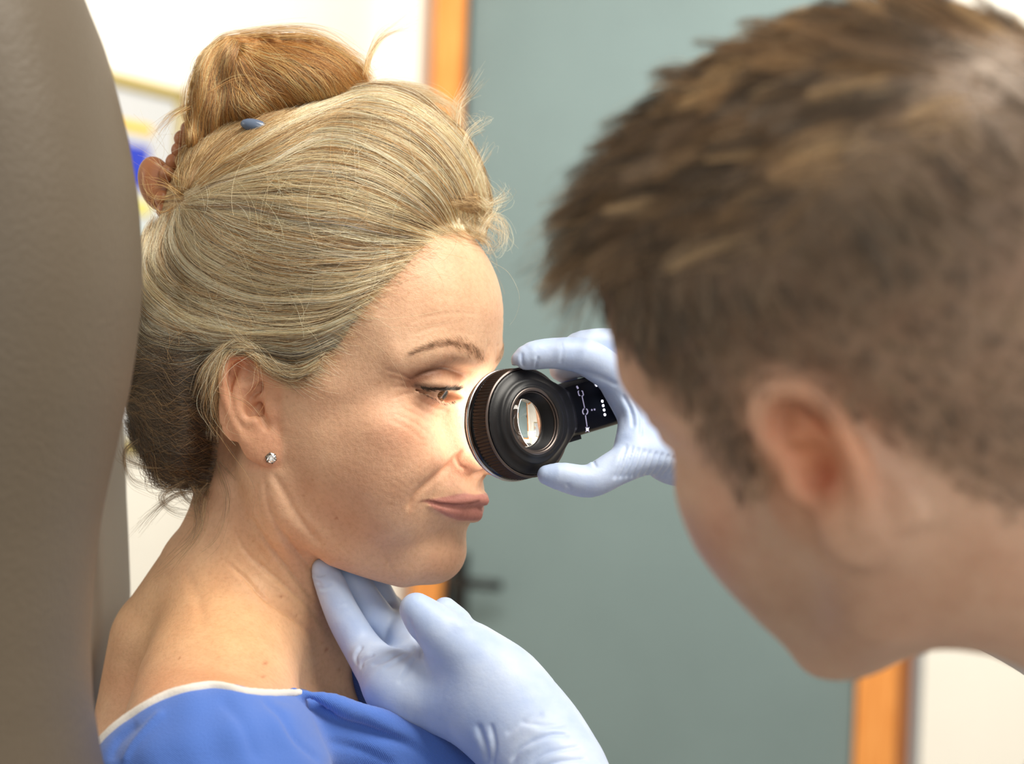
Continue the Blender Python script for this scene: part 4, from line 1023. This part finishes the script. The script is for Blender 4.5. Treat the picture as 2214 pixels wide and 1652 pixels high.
# ---------------------------------------------------------------- his gloved hands
def glove_mat():
    m = mat('pale_blue_nitrile', srgb(196, 212, 238), .46, spec=.45, sss=.25, sssr=(.6, .8, 1), ssss=.004); t = NT(m)
    n = t.noise(38, 4); n2 = t.noise(700, 3); r = t.ramp(n.outputs['Fac'], [(.3, srgb(172, 192, 228)), (.7, srgb(198, 212, 236))])
    t.l.new(r.outputs[0], t.b.inputs['Base Color'])
    b = t.bump(n2.outputs['Fac'], .2, .0004); b = t.bump(n.outputs['Fac'], .25, .003, b); t.l.new(b, t.b.inputs['Normal']); return m
M_GLOVE = glove_mat()
def px_crease(p, n, specs):
    """folds in a glove, measured lines"""
    global PX, facing, disp
    k_ = FPX/(D0+p[:, 1]); PX = np.stack([1107+p[:, 0]*k_, 826-p[:, 2]*k_], 1)
    facing = sstep(-.1, .25, -n[:, 1]); disp = np.zeros(len(p))
    for ln, w_, dp, bl, sd_ in specs: crease(ln, w_, dp, bl, 2.2, sd_)
    return p+n*disp[:, None]
# upper hand: holds the magnifier between thumb and fingers
gv = Vol(Vol.axis(-8, (130, .8)), Vol.axis(-45, (110, 1.0)), Vol.axis(-72, (36, .8)))
H = lambda pts, k=2.5, n=24: gv.chain([V(a, b, d) for a, b, d, r in pts], [r for *_, r in pts], k, '+', n)
H([(1128, 779, 2, 5.6), (1152, 769, 3, 7.4), (1205, 764, 7, 8.2), (1268, 773, 14, 9.6), (1330, 815, 24, 9.8), (1385, 880, 34, 11)], 3)     # forefinger
H([(1240, 746, 28, 5.5), (1262, 744, 30, 7.4), (1320, 746, 34, 8.8), (1380, 770, 40, 9.6), (1440, 870, 46, 11)], 2.5)      # middle finger
H([(1212, 800, 40, 6), (1250, 812, 42, 7.6), (1330, 812, 46, 8.6), (1400, 830, 50, 9), (1470, 900, 52, 11)], 2.5)      # ring finger
H([(1250, 870, 62, 5.5), (1300, 878, 62, 7), (1390, 890, 62, 8), (1470, 930, 60, 10)], 2.5)      # little finger
H([(1183, 1027, -4, 5.2), (1215, 1031, -3, 7.4), (1275, 1040, 0, 8.6), (1335, 1010, 6, 9.4), (1385, 985, 14, 11), (1440, 970, 26, 13)], 4)     # thumb
H([(1395, 885, 36, 13), (1420, 940, 38, 16), (1450, 985, 40, 15), (1510, 1000, 52, 14.5), (1600, 1010, 72, 17)], 10)      # palm and wrist
H([(1440, 880, 48, 13), (1470, 940, 52, 15), (1520, 985, 58, 15)], 10)
H([(1345, 850, 24, 7), (1368, 900, 22, 8), (1365, 950, 16, 8)], 8)       # web of the thumb
for a in range(2):
    sl, X, Y, Z = gv.box((-400,)*3, (400,)*3)
# room for the handle inside the hand
P3 = np.stack(np.broadcast_arrays(X, Y, Z), -1)-SC; a0, a1, a2 = P3@SH, P3@SN, P3@SW; del P3
hd = np.maximum(np.maximum(-a0+8, a0-74.5), np.maximum(np.abs(a1-13)-8.2, np.abs(a2)-15)); gv.put(sl, hd.astype('f'), 1.2, '-'); 
bd = np.maximum(np.sqrt(a0**2+a2**2)-29.9, np.abs(a1-10)-11); gv.put(sl, bd.astype('f'), 1.0, '-'); del hd, bd, a0, a1, a2
p, t, q = gv.mesh(); del gv; p = relax(p, t, q, 2); n = vnormals(p, t, q)
sp_ = []
for i in range(11):
    x = 1335+i*13; sp_.append(([(x+22, 958+i*3), (x+8, 1000+i*1.5), (x-8, 1040-i*.5)], 4.2, .9, .5, 1))
sp_ += [([(1165, 770), (1160, 785), (1158, 800)], 2.5, .7, .4, 1), ([(1130, 762), (1128, 775), (1132, 795)], 2.5, .6, .4, 1), ([(1240, 800), (1290, 812), (1340, 835)], 5, .8, .5, 1),
        ([(1278, 985), (1284, 1000), (1290, 1012)], 3, .9, .5, 1), ([(1345, 850), (1365, 890), (1370, 930)], 4, .9, .6, 1), ([(1360, 850), (1385, 900), (1385, 950)], 4, .7, .5, 1),
        ([(1212, 735), (1216, 760), (1212, 790)], 4, .4, .3, 1), ([(1225, 1045), (1235, 1060)], 4, .4, .2, 1)]
p = px_crease(p, n, sp_)
up_o = mesh_from('glove', v2w(p), (t, q), M_GLOVE, man, label='pale blue glove gripping the magnifier')
# lower hand: fingers under her jaw
gv = Vol(Vol.axis(-130, (80, .85)), Vol.axis(-120, (100, 1.1)), Vol.axis(-235, (-78, .85)))
jd = hit(bvW, 690, 1245); jd = jd[1] if jd is not None else 10
H([(697, 1228, jd-6, 5.6), (708, 1248, jd-6, 7.8), (742, 1330, jd-9, 9.2), (790, 1410, jd-12, 10.6), (850, 1480, -8, 15)], 3)         # forefinger
H([(735, 1222, jd+8, 6), (756, 1246, jd+8, 8), (805, 1320, jd+6, 9), (860, 1390, jd+4, 10), (910, 1450, 6, 14)], 2.2)        # middle finger
H([(785, 1240, jd+24, 6), (806, 1262, jd+25, 8), (842, 1330, jd+24, 8.8), (890, 1390, 22, 10), (930, 1450, 16, 13)], 2.2)       # ring finger
H([(835, 1300, jd+38, 6), (850, 1320, jd+38, 7.2), (880, 1375, 36, 8), (920, 1430, 28, 11)], 2.2)         # little finger
H([(900, 1318, -22, 8.6), (918, 1336, -22, 10.4), (958, 1372, -22, 13), (1010, 1420, -18, 16.5), (1060, 1480, -14, 20)], 7)     # thumb and its base
H([(962, 1318, -10, 6.4), (985, 1345, -12, 8)], 3, 8)
H([(880, 1490, -6, 17), (960, 1500, -6, 21), (1050, 1530, -14, 24.5), (1140, 1610, -30, 25.5), (1215, 1720, -52, 26), (1260, 1800, -66, 28)], 12)    # palm and wrist
H([(1030, 1420, -14, 12), (1100, 1475, -18, 16), (1160, 1570, -30, 20), (1205, 1660, -44, 21)], 12)
p, t, q = gv.mesh(); del gv; p = relax(p, t, q, 2); n = vnormals(p, t, q)
sp_ = [([(900, 1395), (885, 1402), (840, 1425), (800, 1440)], 4, .9, .6, 1), ([(898, 1400), (870, 1425), (825, 1450)], 4, .6, .5, 1), ([(900, 1420), (880, 1450), (860, 1480)], 4.5, .6, .4, 1),
       ([(785, 1395), (770, 1420), (775, 1440)], 3, .8, .5, 1), ([(812, 1415), (785, 1430), (780, 1448)], 3, .7, .5, 1), ([(672, 1238), (690, 1245), (705, 1240)], 3, .6, .4, 1), ([(685, 1268), (700, 1272), (720, 1262)], 3, .6, .4, 1),
       ([(680, 1255), (695, 1262)], 2.5, .5, .3, 1), ([(730, 1310), (760, 1300)], 3.5, .3, .2, 1), ([(990, 1318), (1000, 1340), (1025, 1345)], 5, .7, .5, 1), ([(880, 1330), (905, 1400), (905, 1430)], 4, .7, .3, 1),
       ([(1030, 1560), (1050, 1610), (1055, 1652)], 6, 1.0, .8, 1), ([(1060, 1560), (1070, 1610), (1062, 1660)], 5, .9, .6, 1), ([(1100, 1652), (1130, 1615), (1190, 1590), (1240, 1590)], 5, 1.1, .9, 1),
       ([(1120, 1560), (1180, 1570), (1230, 1565)], 6, .6, .6, 1), ([(1140, 1665), (1180, 1630), (1262, 1612)], 5, 1.0, .8, 1), ([(1090, 1590), (1130, 1560), (1180, 1540)], 7, .5, .4, 1), ([(1150, 1675), (1200, 1650), (1275, 1640)], 4, .9, .9, 1)]
p = px_crease(p, n, sp_)
mesh_from('glove', v2w(p), (t, q), M_GLOVE, man, label='pale blue glove cupping her jaw')
# the rolled cuff of the lower glove
c0, c1 = V(1205, 1690, -46), V(1290, 1640, -60)
# ---------------------------------------------------------------- the man's hair
mp, mt_, mq = MBODY; mn = vnormals(mp, mt_, mq); lp = MF.to_local(mp)
F4 = np.concatenate([mq, np.column_stack([mt_, mt_[:, 2]])]) if len(mt_) else mq
fc = mp[F4].mean(1); fl_ = lp[F4].mean(1); fn = mn[F4].mean(1); fn /= np.linalg.norm(fn, axis=1, keepdims=True)
fa = np.linalg.norm(np.cross(mp[F4[:, 1]]-mp[F4[:, 0]], mp[F4[:, 2]]-mp[F4[:, 0]]), axis=1)
# where hair grows: a closed line in the head's side view (x forward, z up)
SIDE = np.array([(78, 86), (80, 70), (66, 64), (58, 52), (54, 38), (48, 30), (43, 22), (39, 10), (35, -4), (16, -5), (14, 10), (12, 20), (6, 27), (-2, 29), (-12, 24), (-21, 8), (-32, -12), (-50, -32),
                 (-70, -46), (-130, -60), (-130, 160), (78, 160)], float)
inside = inpoly(fl_[:, [0, 2]], SIDE) & ~((fl_[:, 0] > 60) & (fl_[:, 2] < 76) & (np.abs(fl_[:, 1]) < 44)) & (fl_[:, 2] > -60) & (fl_[:, 0] > -120)
back = np.array([0, 0, 0]); idx = np.nonzero(inside)[0]; w_ = fa[idx]/fa[idx].sum()
Fw = MF.M[:, 0]/MF.sc; Up = MF.M[:, 2]/MF.sc; Lf = MF.M[:, 1]/MF.sc
def grow(N, name, seed_w, len_f, dir_f, r0, cols, wts, m=9, clump=260, cl=.5, fuzz=.22, mult=1.0, bend=.5):
    i = RNG.choice(idx, N, p=seed_w/seed_w.sum()); pos = fc[i]+RNG.normal(0, .8, (N, 3)); nn_ = fn[i]; loc = fl_[i]
    L = len_f(loc); d0 = dir_f(loc, nn_)
    ci = RNG.choice(N, min(clump, N), replace=False); cp_ = pos[ci]
    near_ = np.empty(N, int)
    for a in range(0, N, 4000): near_[a:a+4000] = ((pos[a:a+4000, None]-cp_[None])**2).sum(-1).argmin(1)
    jl = RNG.normal(0, fuzz, (len(ci), 3))[near_]
    d = d0+jl+RNG.normal(0, fuzz*.55, (N, 3)); d /= np.linalg.norm(d, axis=1, keepdims=True)
    lk = RNG.uniform(.75, 1.2, len(ci))[near_]; L = L*lk*RNG.uniform(.7, 1.1, N)
    P = np.empty((N, m, 3)); P[:, 0] = pos; tan = d0-nn_*(d0*nn_).sum(1, keepdims=True)
    for k in range(1, m):
        P[:, k] = P[:, k-1]+d*(L/(m-1))[:, None]
        d = d+bend*tan/(m)+RNG.normal(0, .05, (N, 3)); d /= np.linalg.norm(d, axis=1, keepdims=True)
        c_ = P[ci][:, k-1] if False else None
    tip = P[:, -1]; ctr = P[ci[near_], -1]; dist = np.linalg.norm(pos-cp_[near_], axis=1)
    k_ = cl*np.linspace(0, 1, m)[None, :, None]**1.5*np.clip(1.3-dist/14, 0, 1)[:, None, None]
    P = P*(1-k_)+(P[ci[near_]])*k_
    lkc = RNG.integers(0, len(cols), len(ci))[near_]
    c = np.array([srgb(*q_) for q_ in cols]); w2 = np.array(wts, float)/sum(wts)
    pick = np.where(RNG.random(N) < .72, RNG.choice(len(cols), len(ci), p=w2)[near_], RNG.choice(len(cols), N, p=w2))
    col = np.clip(c[pick]*np.exp(RNG.normal(0, .12, (N, 1)))*mult, 0, .9)
    return strands(name, man, P, r0, .03, col, M_HAIR, kind='stuff')
sm = lambda a, b, x: sstep(a, b, x)[:, None]
def topness(l): return sstep(62, 92, l[:, 2]-.12*np.abs(l[:, 0]))
def dir_top(l, n_):
    # combed forward and down over the forehead, upwards at the crown
    fwd = np.tile(Fw, (len(l), 1)); side = Lf[None]*np.sign(l[:, 1])[:, None]
    d = fwd*1.0-Up[None]*(.25+.5*sstep(20, 85, l[:, 0]))[:, None]+side*.35*sstep(20, 60, np.abs(l[:, 1]))[:, None]+n_*.85
    return d/np.linalg.norm(d, axis=1, keepdims=True)
def dir_side(l, n_):
    d = -Up[None]*1.0-Fw[None]*(.45*sstep(20, -60, l[:, 0]))[:, None]+Fw[None]*.25*sstep(0, 40, l[:, 0])[:, None]+n_*.42
    return d/np.linalg.norm(d, axis=1, keepdims=True)
wt = topness(fl_[idx])
BR = [(128, 96, 62), (96, 70, 44), (66, 48, 32), (168, 132, 88), (40, 29, 20), (204, 170, 122)]
grow(15000, 'top_hair', w_*wt, lambda l: 20+14*sstep(0, 70, l[:, 0])+4*sstep(-30, -80, l[:, 0]), dir_top, .085, BR, [3, 3, 3, 2, 2, 1], m=10, clump=420, cl=.72, fuzz=.22, bend=1.6)
grow(2600, 'fringe', w_*wt*(sstep(48, 72, fl_[idx, 0])+1e-6), lambda l: np.full(len(l), 40.), dir_top, .085, BR, [3, 3, 3, 2, 2, 1], m=12, clump=120, cl=.75, fuzz=.26, bend=1.9)
grow(15000, 'side_hair', w_*(1-wt)+1e-9, lambda l: 5+11*sstep(38, 84, l[:, 2])+4*sstep(0, 40, l[:, 0]), dir_side, .095, [(128, 104, 80), (98, 78, 60), (68, 54, 42), (160, 136, 108), (44, 34, 28)], [3, 3, 3, 2, 2], m=7, clump=900, cl=.5, fuzz=.2, bend=.7)
# the scalp below the cropped hair is darker
a_ = mbody.data.attributes['tone']; tc = np.empty(len(lp)*4, 'f'); a_.data.foreach_get('color', tc); tc = tc.reshape(-1, 4)
ins = inpoly(lp[:, [0, 2]], SIDE) & ~((lp[:, 0] > 60) & (lp[:, 2] < 76) & (np.abs(lp[:, 1]) < 44)) & (lp[:, 2] > -60) & (np.abs(lp[:, 1]) < 82)
dsd, _, _ = line_dist(lp[:, [0, 2]], np.vstack([SIDE, SIDE[:1]])); m_ = np.where(ins, sstep(-1, 9, dsd), 0)[:, None]*(1-.35*sstep(60, 10, lp[:, 2]))[:, None]
tc[:, :3] = tc[:, :3]*(1-m_)+np.array([.20, .145, .10])*m_; a_.data.foreach_set('color', tc.ravel())
# ---------------------------------------------------------------- the room
TH = math.radians(25.4)
_x = np.array([math.cos(TH), -math.sin(TH)]); _y = np.array([math.sin(TH), math.cos(TH)])
CRX = None
def wallpt(px, D):        # world x, y of a point at distance D (m) along the lens axis seen in column px at eye height
    return np.array([(px-1107)/FPX*D, D-D0/1000])
K0 = wallpt(950, 4.4)      # a point of the door wall beside the door
def room(a, b, z): return (K0[0]+_x[0]*a+_y[0]*b, K0[1]+_x[1]*a+_y[1]*b, z)     # a along the door wall, b away from us
def rbox(name, a0, a1, b0, b1, z0, z1, m_, parent=None, bev=0.0, **kw):
    v = [room(a, b, z) for a in (a0, a1) for b in (b0, b1) for z in (z0, z1)]
    f = [(0, 1, 3, 2), (4, 6, 7, 5), (0, 4, 5, 1), (2, 3, 7, 6), (0, 2, 6, 4), (1, 5, 7, 3)]
    o = mesh_from(name, v, f, m_, parent, smooth=False, **kw)
    if bev: mo = o.modifiers.new('edge', 'BEVEL'); mo.width = bev; mo.segments = 3
    return o
def wall_mat(name, col, v=.03):
    m = mat(name, col, .85, spec=.2); t = NT(m); n = t.noise(3, 4); n2 = t.noise(260, 3)
    r = t.ramp(n.outputs['Fac'], [(.3, tuple(np.clip(np.array(col)*(1-v), 0, 1))), (.7, tuple(np.clip(np.array(col)*(1+v), 0, 1)))])
    t.l.new(r.outputs[0], t.b.inputs['Base Color']); t.l.new(t.bump(n2.outputs['Fac'], .15, .001), t.b.inputs['Normal']); return m
M_WALL = wall_mat('white_wall_paint', srgb(242, 238, 228)); M_DOOR = wall_mat('grey_green_door_paint', srgb(120, 137, 138), .05); M_FLOOR = wall_mat('vinyl_floor', srgb(150, 146, 138), .06)
M_WOOD = mat('orange_beech', srgb(232, 150, 72), .45, spec=.4); _t = NT(M_WOOD); _n = _t.noise(14, 5, stretch=(8, 8, .6)); _r = _t.ramp(_n.outputs['Fac'], [(.3, srgb(212, 128, 56)), (.7, srgb(244, 168, 92))]); _t.l.new(_r.outputs[0], _t.b.inputs['Base Color'])
M_DARK = mat('dark_rubber_seal', srgb(30, 32, 34), .6); M_HANDLE = mat('black_handle', srgb(18, 18, 18), .4)
DW = .93     # door leaf width
DX0, DX1 = .035, .035+DW; H_D = 2.32
st = dict(kind='structure')
rbox('wall_back', -1.2, DX0-.12, 0, .12, 0, 2.75, M_WALL, **st); rbox('wall_back', DX1+.14, 4.5, 0, .12, 0, 2.75, M_WALL, **st); rbox('wall_back', DX0-.12, DX1+.14, 0, .12, H_D+.09, 2.75, M_WALL, **st)
rbox('trim_1', DX0-.075, DX0-.003, -.02, .10, 0, H_D+.07, M_WOOD, bev=.003, **st); rbox('trim_2', DX1+.012, DX1+.095, -.02, .10, 0, H_D+.07, M_WOOD, bev=.003, **st); rbox('trim_3', DX0-.003, DX1+.012, -.02, .10, H_D, H_D+.07, M_WOOD, bev=.003, **st)
door = new_obj('door_1', None, kind='structure', label='grey-green door in an orange wooden frame'); door.location = room(DX0, 0, 0)
rbox('door_leaf', DX0, DX1, .012, .055, .006, H_D-.003, M_DOOR, door, .002); rbox('door_seal', DX1, DX1+.012, .0, .06, .88, 1.06, M_DARK, door)
rbox('door_seal', DX0-.003, DX0, .0, .05, .0, H_D, M_DARK, door)
# lever handle
hx = DX0+.03; hz = 1.01
def rtube(name, pts, r, m_, parent, seg=16):
    P = [np.array(room(*q_)) for q_ in pts]; rings = []
    for i, q_ in enumerate(P):
        tg = nrm(P[min(i+1, len(P)-1)]-P[max(i-1, 0)]); a = np.cross(tg, (0, 0, 1)) if abs(tg[2]) < .9 else np.cross(tg, (1, 0, 0)); a = nrm(a); b = np.cross(tg, a)
        rings.append([q_+(a*math.cos(x)+b*math.sin(x))*r for x in np.linspace(0, 2*math.pi, seg, endpoint=False)])
    v, f = loft(np.array(rings)); return mesh_from(name, v, f, m_, parent)
rtube('door_handle', [(hx, .012, hz), (hx, -.03, hz), (hx+.006, -.045, hz), (hx+.02, -.052, hz), (hx+.13, -.052, hz)], .0115, M_HANDLE, door)
rbox('lock_plate', hx-.02, hx+.02, .006, .012, hz-.12, hz+.06, M_HANDLE, door, .002)
# side wall, meeting the door wall at the corner
CX = -.20
rbox('wall_left', CX-.12, CX, -6.0, 0, 0, 2.75, M_WALL, **st)
v = [room(-1.5, -6, 0), room(5, -6, 0), room(5, .3, 0), room(-1.5, .3, 0)]; mesh_from('floor', v, [(0, 1, 2, 3)], M_FLOOR, smooth=False, **st)
rbox('baseboard_left', CX, CX+.015, -6, 0, 0, .09, M_WOOD, **st); rbox('baseboard_back', DX1+.095, 4.5, -.015, 0, 0, .09, M_WOOD, **st)
# notice board on the side wall
def onleft(px, py):
    """the room point of the side wall met at (px,py): (b, z)"""
    d = v2w(V(px, py, 0))-v2w(np.array([0, -D0, 0.])); o = v2w(np.array([0, -D0, 0.])); n_ = np.array([_x[0], _x[1], 0]); c0 = np.array(room(CX+.02, 0, 0))
    P = o+d*(((c0-o)@n_)/(d@n_)); r = P[:2]-K0; return float(r@_y), float(P[2])
bT, zT = onleft(404, 196); _, zB = onleft(404, 975); b0 = bT-1.25
board = new_obj('notice_board', None, label='pale framed notice board with yellow and blue posters on the side wall', category='notice board'); board.location = room(CX, (bT+b0)/2, (zT+zB)/2)
M_CORK = wall_mat('pale_board', srgb(190, 192, 194)); M_FRAME = mat('olive_frame', srgb(168, 150, 84), .5)
rbox('board_panel', CX, CX+.012, b0+.02, bT-.02, zB+.02, zT-.02, M_CORK, board)
for a in ((b0, bT, zT-.022, zT), (b0, bT, zB, zB+.022), (b0, b0+.022, zB, zT), (bT-.022, bT, zB, zT)): rbox('board_frame', CX, CX+.02, a[0], a[1], a[2], a[3], M_FRAME, board, .002)
def poster(name, X0, X1, Y0, Y1, rgb, label):
    q0 = onleft(X0, Y0); q1 = onleft(X1, Y1); b_ = sorted((q0[0], q1[0])); z_ = sorted((q0[1], q1[1]))
    o = rbox(name, CX+.013, CX+.0145, b_[0], b_[1], z_[0], z_[1], mat(name+'_paper', srgb(*rgb), .6)); o['label'] = label; o['category'] = 'poster'; o['group'] = 'posters on the notice board'
poster('poster', 250, 334, 254, 292, (236, 190, 20), 'yellow strip poster high on the notice board'); poster('poster', 262, 325, 305, 412, (40, 60, 180), 'blue poster beneath the yellow strip on the board')
poster('poster', 262, 330, 425, 468, (214, 206, 120), 'pale yellow poster just under the blue one on the board'); poster('poster', 262, 330, 480, 560, (196, 214, 216), 'pale grey-blue sheet low on the notice board')
poster('poster', 262, 318, 610, 680, (216, 120, 90), 'small reddish sheet near the bottom of the board'); poster('poster', 262, 312, 690, 760, (244, 204, 30), 'bright yellow sheet at the bottom of the board')
# ---------------------------------------------------------------- treatment chair
M_LEATHER = mat('taupe_leather', srgb(96, 86, 73), .5, spec=.35); _t = NT(M_LEATHER); _v = _t.add('ShaderNodeTexVoronoi'); _v.inputs['Scale'].default_value = 420; _t.l.new(_t.add('ShaderNodeTexCoord').outputs['Object'], _v.inputs['Vector']); _t.l.new(_t.bump(_v.outputs['Distance'], .25, .0008), _t.b.inputs['Normal'])
M_GREY = mat('grey_moulding', srgb(168, 162, 150), .5)
chair = root('treatment_chair', V(-250, 2600, -150), 'padded taupe leather treatment chair behind the seated woman', 'chair')
cvv = Vol(Vol.axis(-300, (-130, 2.5)), Vol.axis(-330, (60, 4)), Vol.axis(-330, (330, 3.5)))
EDGE = [(120, -160), (155, -60), (178, 0), (215, 90), (240, 180), (267, 290), (288, 420), (297, 540), (296, 640), (285, 740), (268, 850), (248, 935), (222, 1050), (203, 1140), (188, 1260), (180, 1400), (186, 1540), (205, 1660), (230, 1760)]
# headrest shell: a thick upright pad whose front edge follows a long curve
ez = np.array([V(a, b, -190)[2] for a, b in EDGE])[::-1]; ex = np.array([V(a, b, -190)[0] for a, b in EDGE])[::-1]
sl, X, Y, Z = cvv.box((-900,)*3, (900,)*3)
front_ = np.interp(Z, ez, ex)-60*(1-np.sqrt(np.clip(1-((Y+190)/92.0)**2, .0, 1)))
d = np.maximum(X-front_, np.abs(Y+190)-88); h = np.maximum(34-np.abs((X-front_)-(np.abs(Y+190)-88)), 0)/34; d = d+h*h*34*.25
d = np.maximum(d, -330-X+20); cvv.put(sl, d.astype('f'), 0); cvv.smooth(2)
p, t, q = cvv.mesh(); del cvv; p = relax(p, t, q, 3)
mesh_from('headrest', v2w(p), (t, q), M_LEATHER, chair, label='taupe leather padding')
# the far wing of the shell, seen below the nape
cvv = Vol(Vol.axis(-330, (-150, 2.2)), Vol.axis(-40, (260, 4)), Vol.axis(-330, (60, 3.5)))
E2 = [(232, 880), (238, 980), (240, 1080), (246, 1200), (250, 1320), (232, 1420), (212, 1520), (196, 1620), (170, 2000)]
ez = np.array([V(a, b, 120)[2] for a, b in E2])[::-1]; ex = np.array([V(a, b, 120)[0] for a, b in E2])[::-1]
sl, X, Y, Z = cvv.box((-900,)*3, (900,)*3); front_ = np.interp(Z, ez, ex)
d = np.maximum(np.maximum(X-front_, np.abs(Y-130)-55), Z-V(232, 900, 120)[2]); h = np.maximum(20-np.abs((X-front_)-(np.abs(Y-130)-55)), 0)/20; d = d+h*h*20*.25; cvv.put(sl, d.astype('f'), 0); cvv.smooth(2)
p, t, q = cvv.mesh(); del cvv
mesh_from('backrest_shell', v2w(relax(p, t, q, 3)), (t, q), M_GREY, chair, label='light grey moulded shell')
# support below the frame
cvv = Vol(Vol.axis(-420, (-120, 6)), Vol.axis(-300, (300, 8)), Vol.axis(-900, (-300, 8)))
cvv.cap((-300, -150, -320), (-300, -60, -860), 60, 60, 10); cvv.ell((-280, 0, -880), (110, 250, 40), 20)
p, t, q = cvv.mesh(); mesh_from('chair_column', v2w(relax(p, t, q, 2)), (t, q), M_GREY, chair)
# ---------------------------------------------------------------- earring and hair clip
ec = WF.to_view(WBODY[0]); eh = hit(bvW, 586, 991)
E0 = np.array(eh if eh is not None else V(586, 991, -10)); EN = nrm((.12, -.97, .08)); EU = nrm(np.cross(EN, (0, 0, 1))); EV = np.cross(EU, EN)
ear = root('stud_earring', E0, 'small round clear crystal stud earring in the lobe of her ear', 'earring')
M_SILVER = mat('dark_silver', srgb(120, 112, 104), .25, metal=1); M_GEM = mat('crystal', (.98, .99, 1), .0, trans=1, ior=2.2)
gp = lambda h, r, a: E0+EN*h+(EU*math.cos(a)+EV*math.sin(a))*r
def ringed(prof, seg, off_=0): return loft(np.array([[gp(h, r, 2*math.pi*(j+off_*(i % 2))/seg) for j in range(seg)] for i, (h, r) in enumerate(prof)]))
v, f = ringed([(1.0, .9), (2.1, 2.55), (2.35, 2.6), (3.0, 1.5), (3.02, .05)], 12, .5); mesh_from('crystal', v2w(v), f, M_GEM, ear, smooth=False, label='clear cut crystal')
v, f = ringed([(.2, 1.4), (.9, 2.3), (1.5, 2.75), (1.5, 2.5), (1.0, 1.9), (.7, .3)], 24); mesh_from('setting', v2w(v), f, M_SILVER, ear)
for k in range(6):
    a = k*math.pi/3+.3; mesh_ = loft(np.array([[gp(h, r, a)+(EU*math.cos(x)+EV*math.sin(x))*.33 for x in np.linspace(0, 2*math.pi, 8, endpoint=False)] for h, r in ((.8, 2.5), (2.0, 2.85), (2.6, 2.7), (2.8, 2.3))])); mesh_from('prong', v2w(mesh_[0]), mesh_[1], M_SILVER, ear)
clip = root('hair_clip', V(360, 400, 60), 'tan brown claw hair clip sticking out behind the base of her bun', 'hair clip')
M_CLIP = mat('tan_plastic', srgb(176, 118, 82), .35, spec=.5, sss=.1); M_CLIPG = mat('grey_blue_clip', srgb(96, 110, 132), .18, spec=.6)
kv = Vol(Vol.axis(-218, (-150, .8)), Vol.axis(30, (90, 1.2)), Vol.axis(70, (140, .8)))
kv.ell(V(340, 398, 58), (10.0, 9, 15.5), 2, '+', np.array([[.95, 0, .3], [0, 1, 0], [-.3, 0, .95]])); kv.ell(V(338, 385, 44), (8, 6, 11), 4, '-')
kv.cap(V(350, 398, 60), V(376, 390, 60), 6, 4, 4)
p, t, q = kv.mesh(); mesh_from('clip_paddle', v2w(relax(p, t, q, 2)), (t, q), M_CLIP, clip, label='tan brown rounded paddle')
for i, (a, b) in enumerate(((408, 280), (394, 300), (388, 325), (376, 350), (362, 375), (352, 430), (356, 455))):
    kv = Vol(Vol.axis(V(a, b, 50)[0]-9, (V(a, b, 50)[0]+9, .7)), Vol.axis(36, (70, 1)), Vol.axis(V(a, b, 50)[2]-9, (V(a, b, 50)[2]+9, .7)))
    kv.ell(V(a, b, 50), (4.4, 5, 4.6), 1); kv.cap(V(a, b, 50), V(a+22, b+8, 54), 3, 2.2, 3)
    p, t, q = kv.mesh(); mesh_from('clip_tooth', v2w(relax(p, t, q, 1)), (t, q), M_CLIP, clip)
kv = Vol(Vol.axis(-150, (-115, .7)), Vol.axis(0, (24, 1)), Vol.axis(118, (140, .7)))
kv.ell(V(550, 272, 12), (7.5, 3.6, 3.6), 1, '+', np.array([[.97, 0, -.2], [0, 1, 0], [.2, 0, .97]])); p, t, q = kv.mesh()
mesh_from('clip_spring', v2w(relax(p, t, q, 1)), (t, q), M_CLIPG, clip, label='grey-blue shiny hinge showing below the bun')
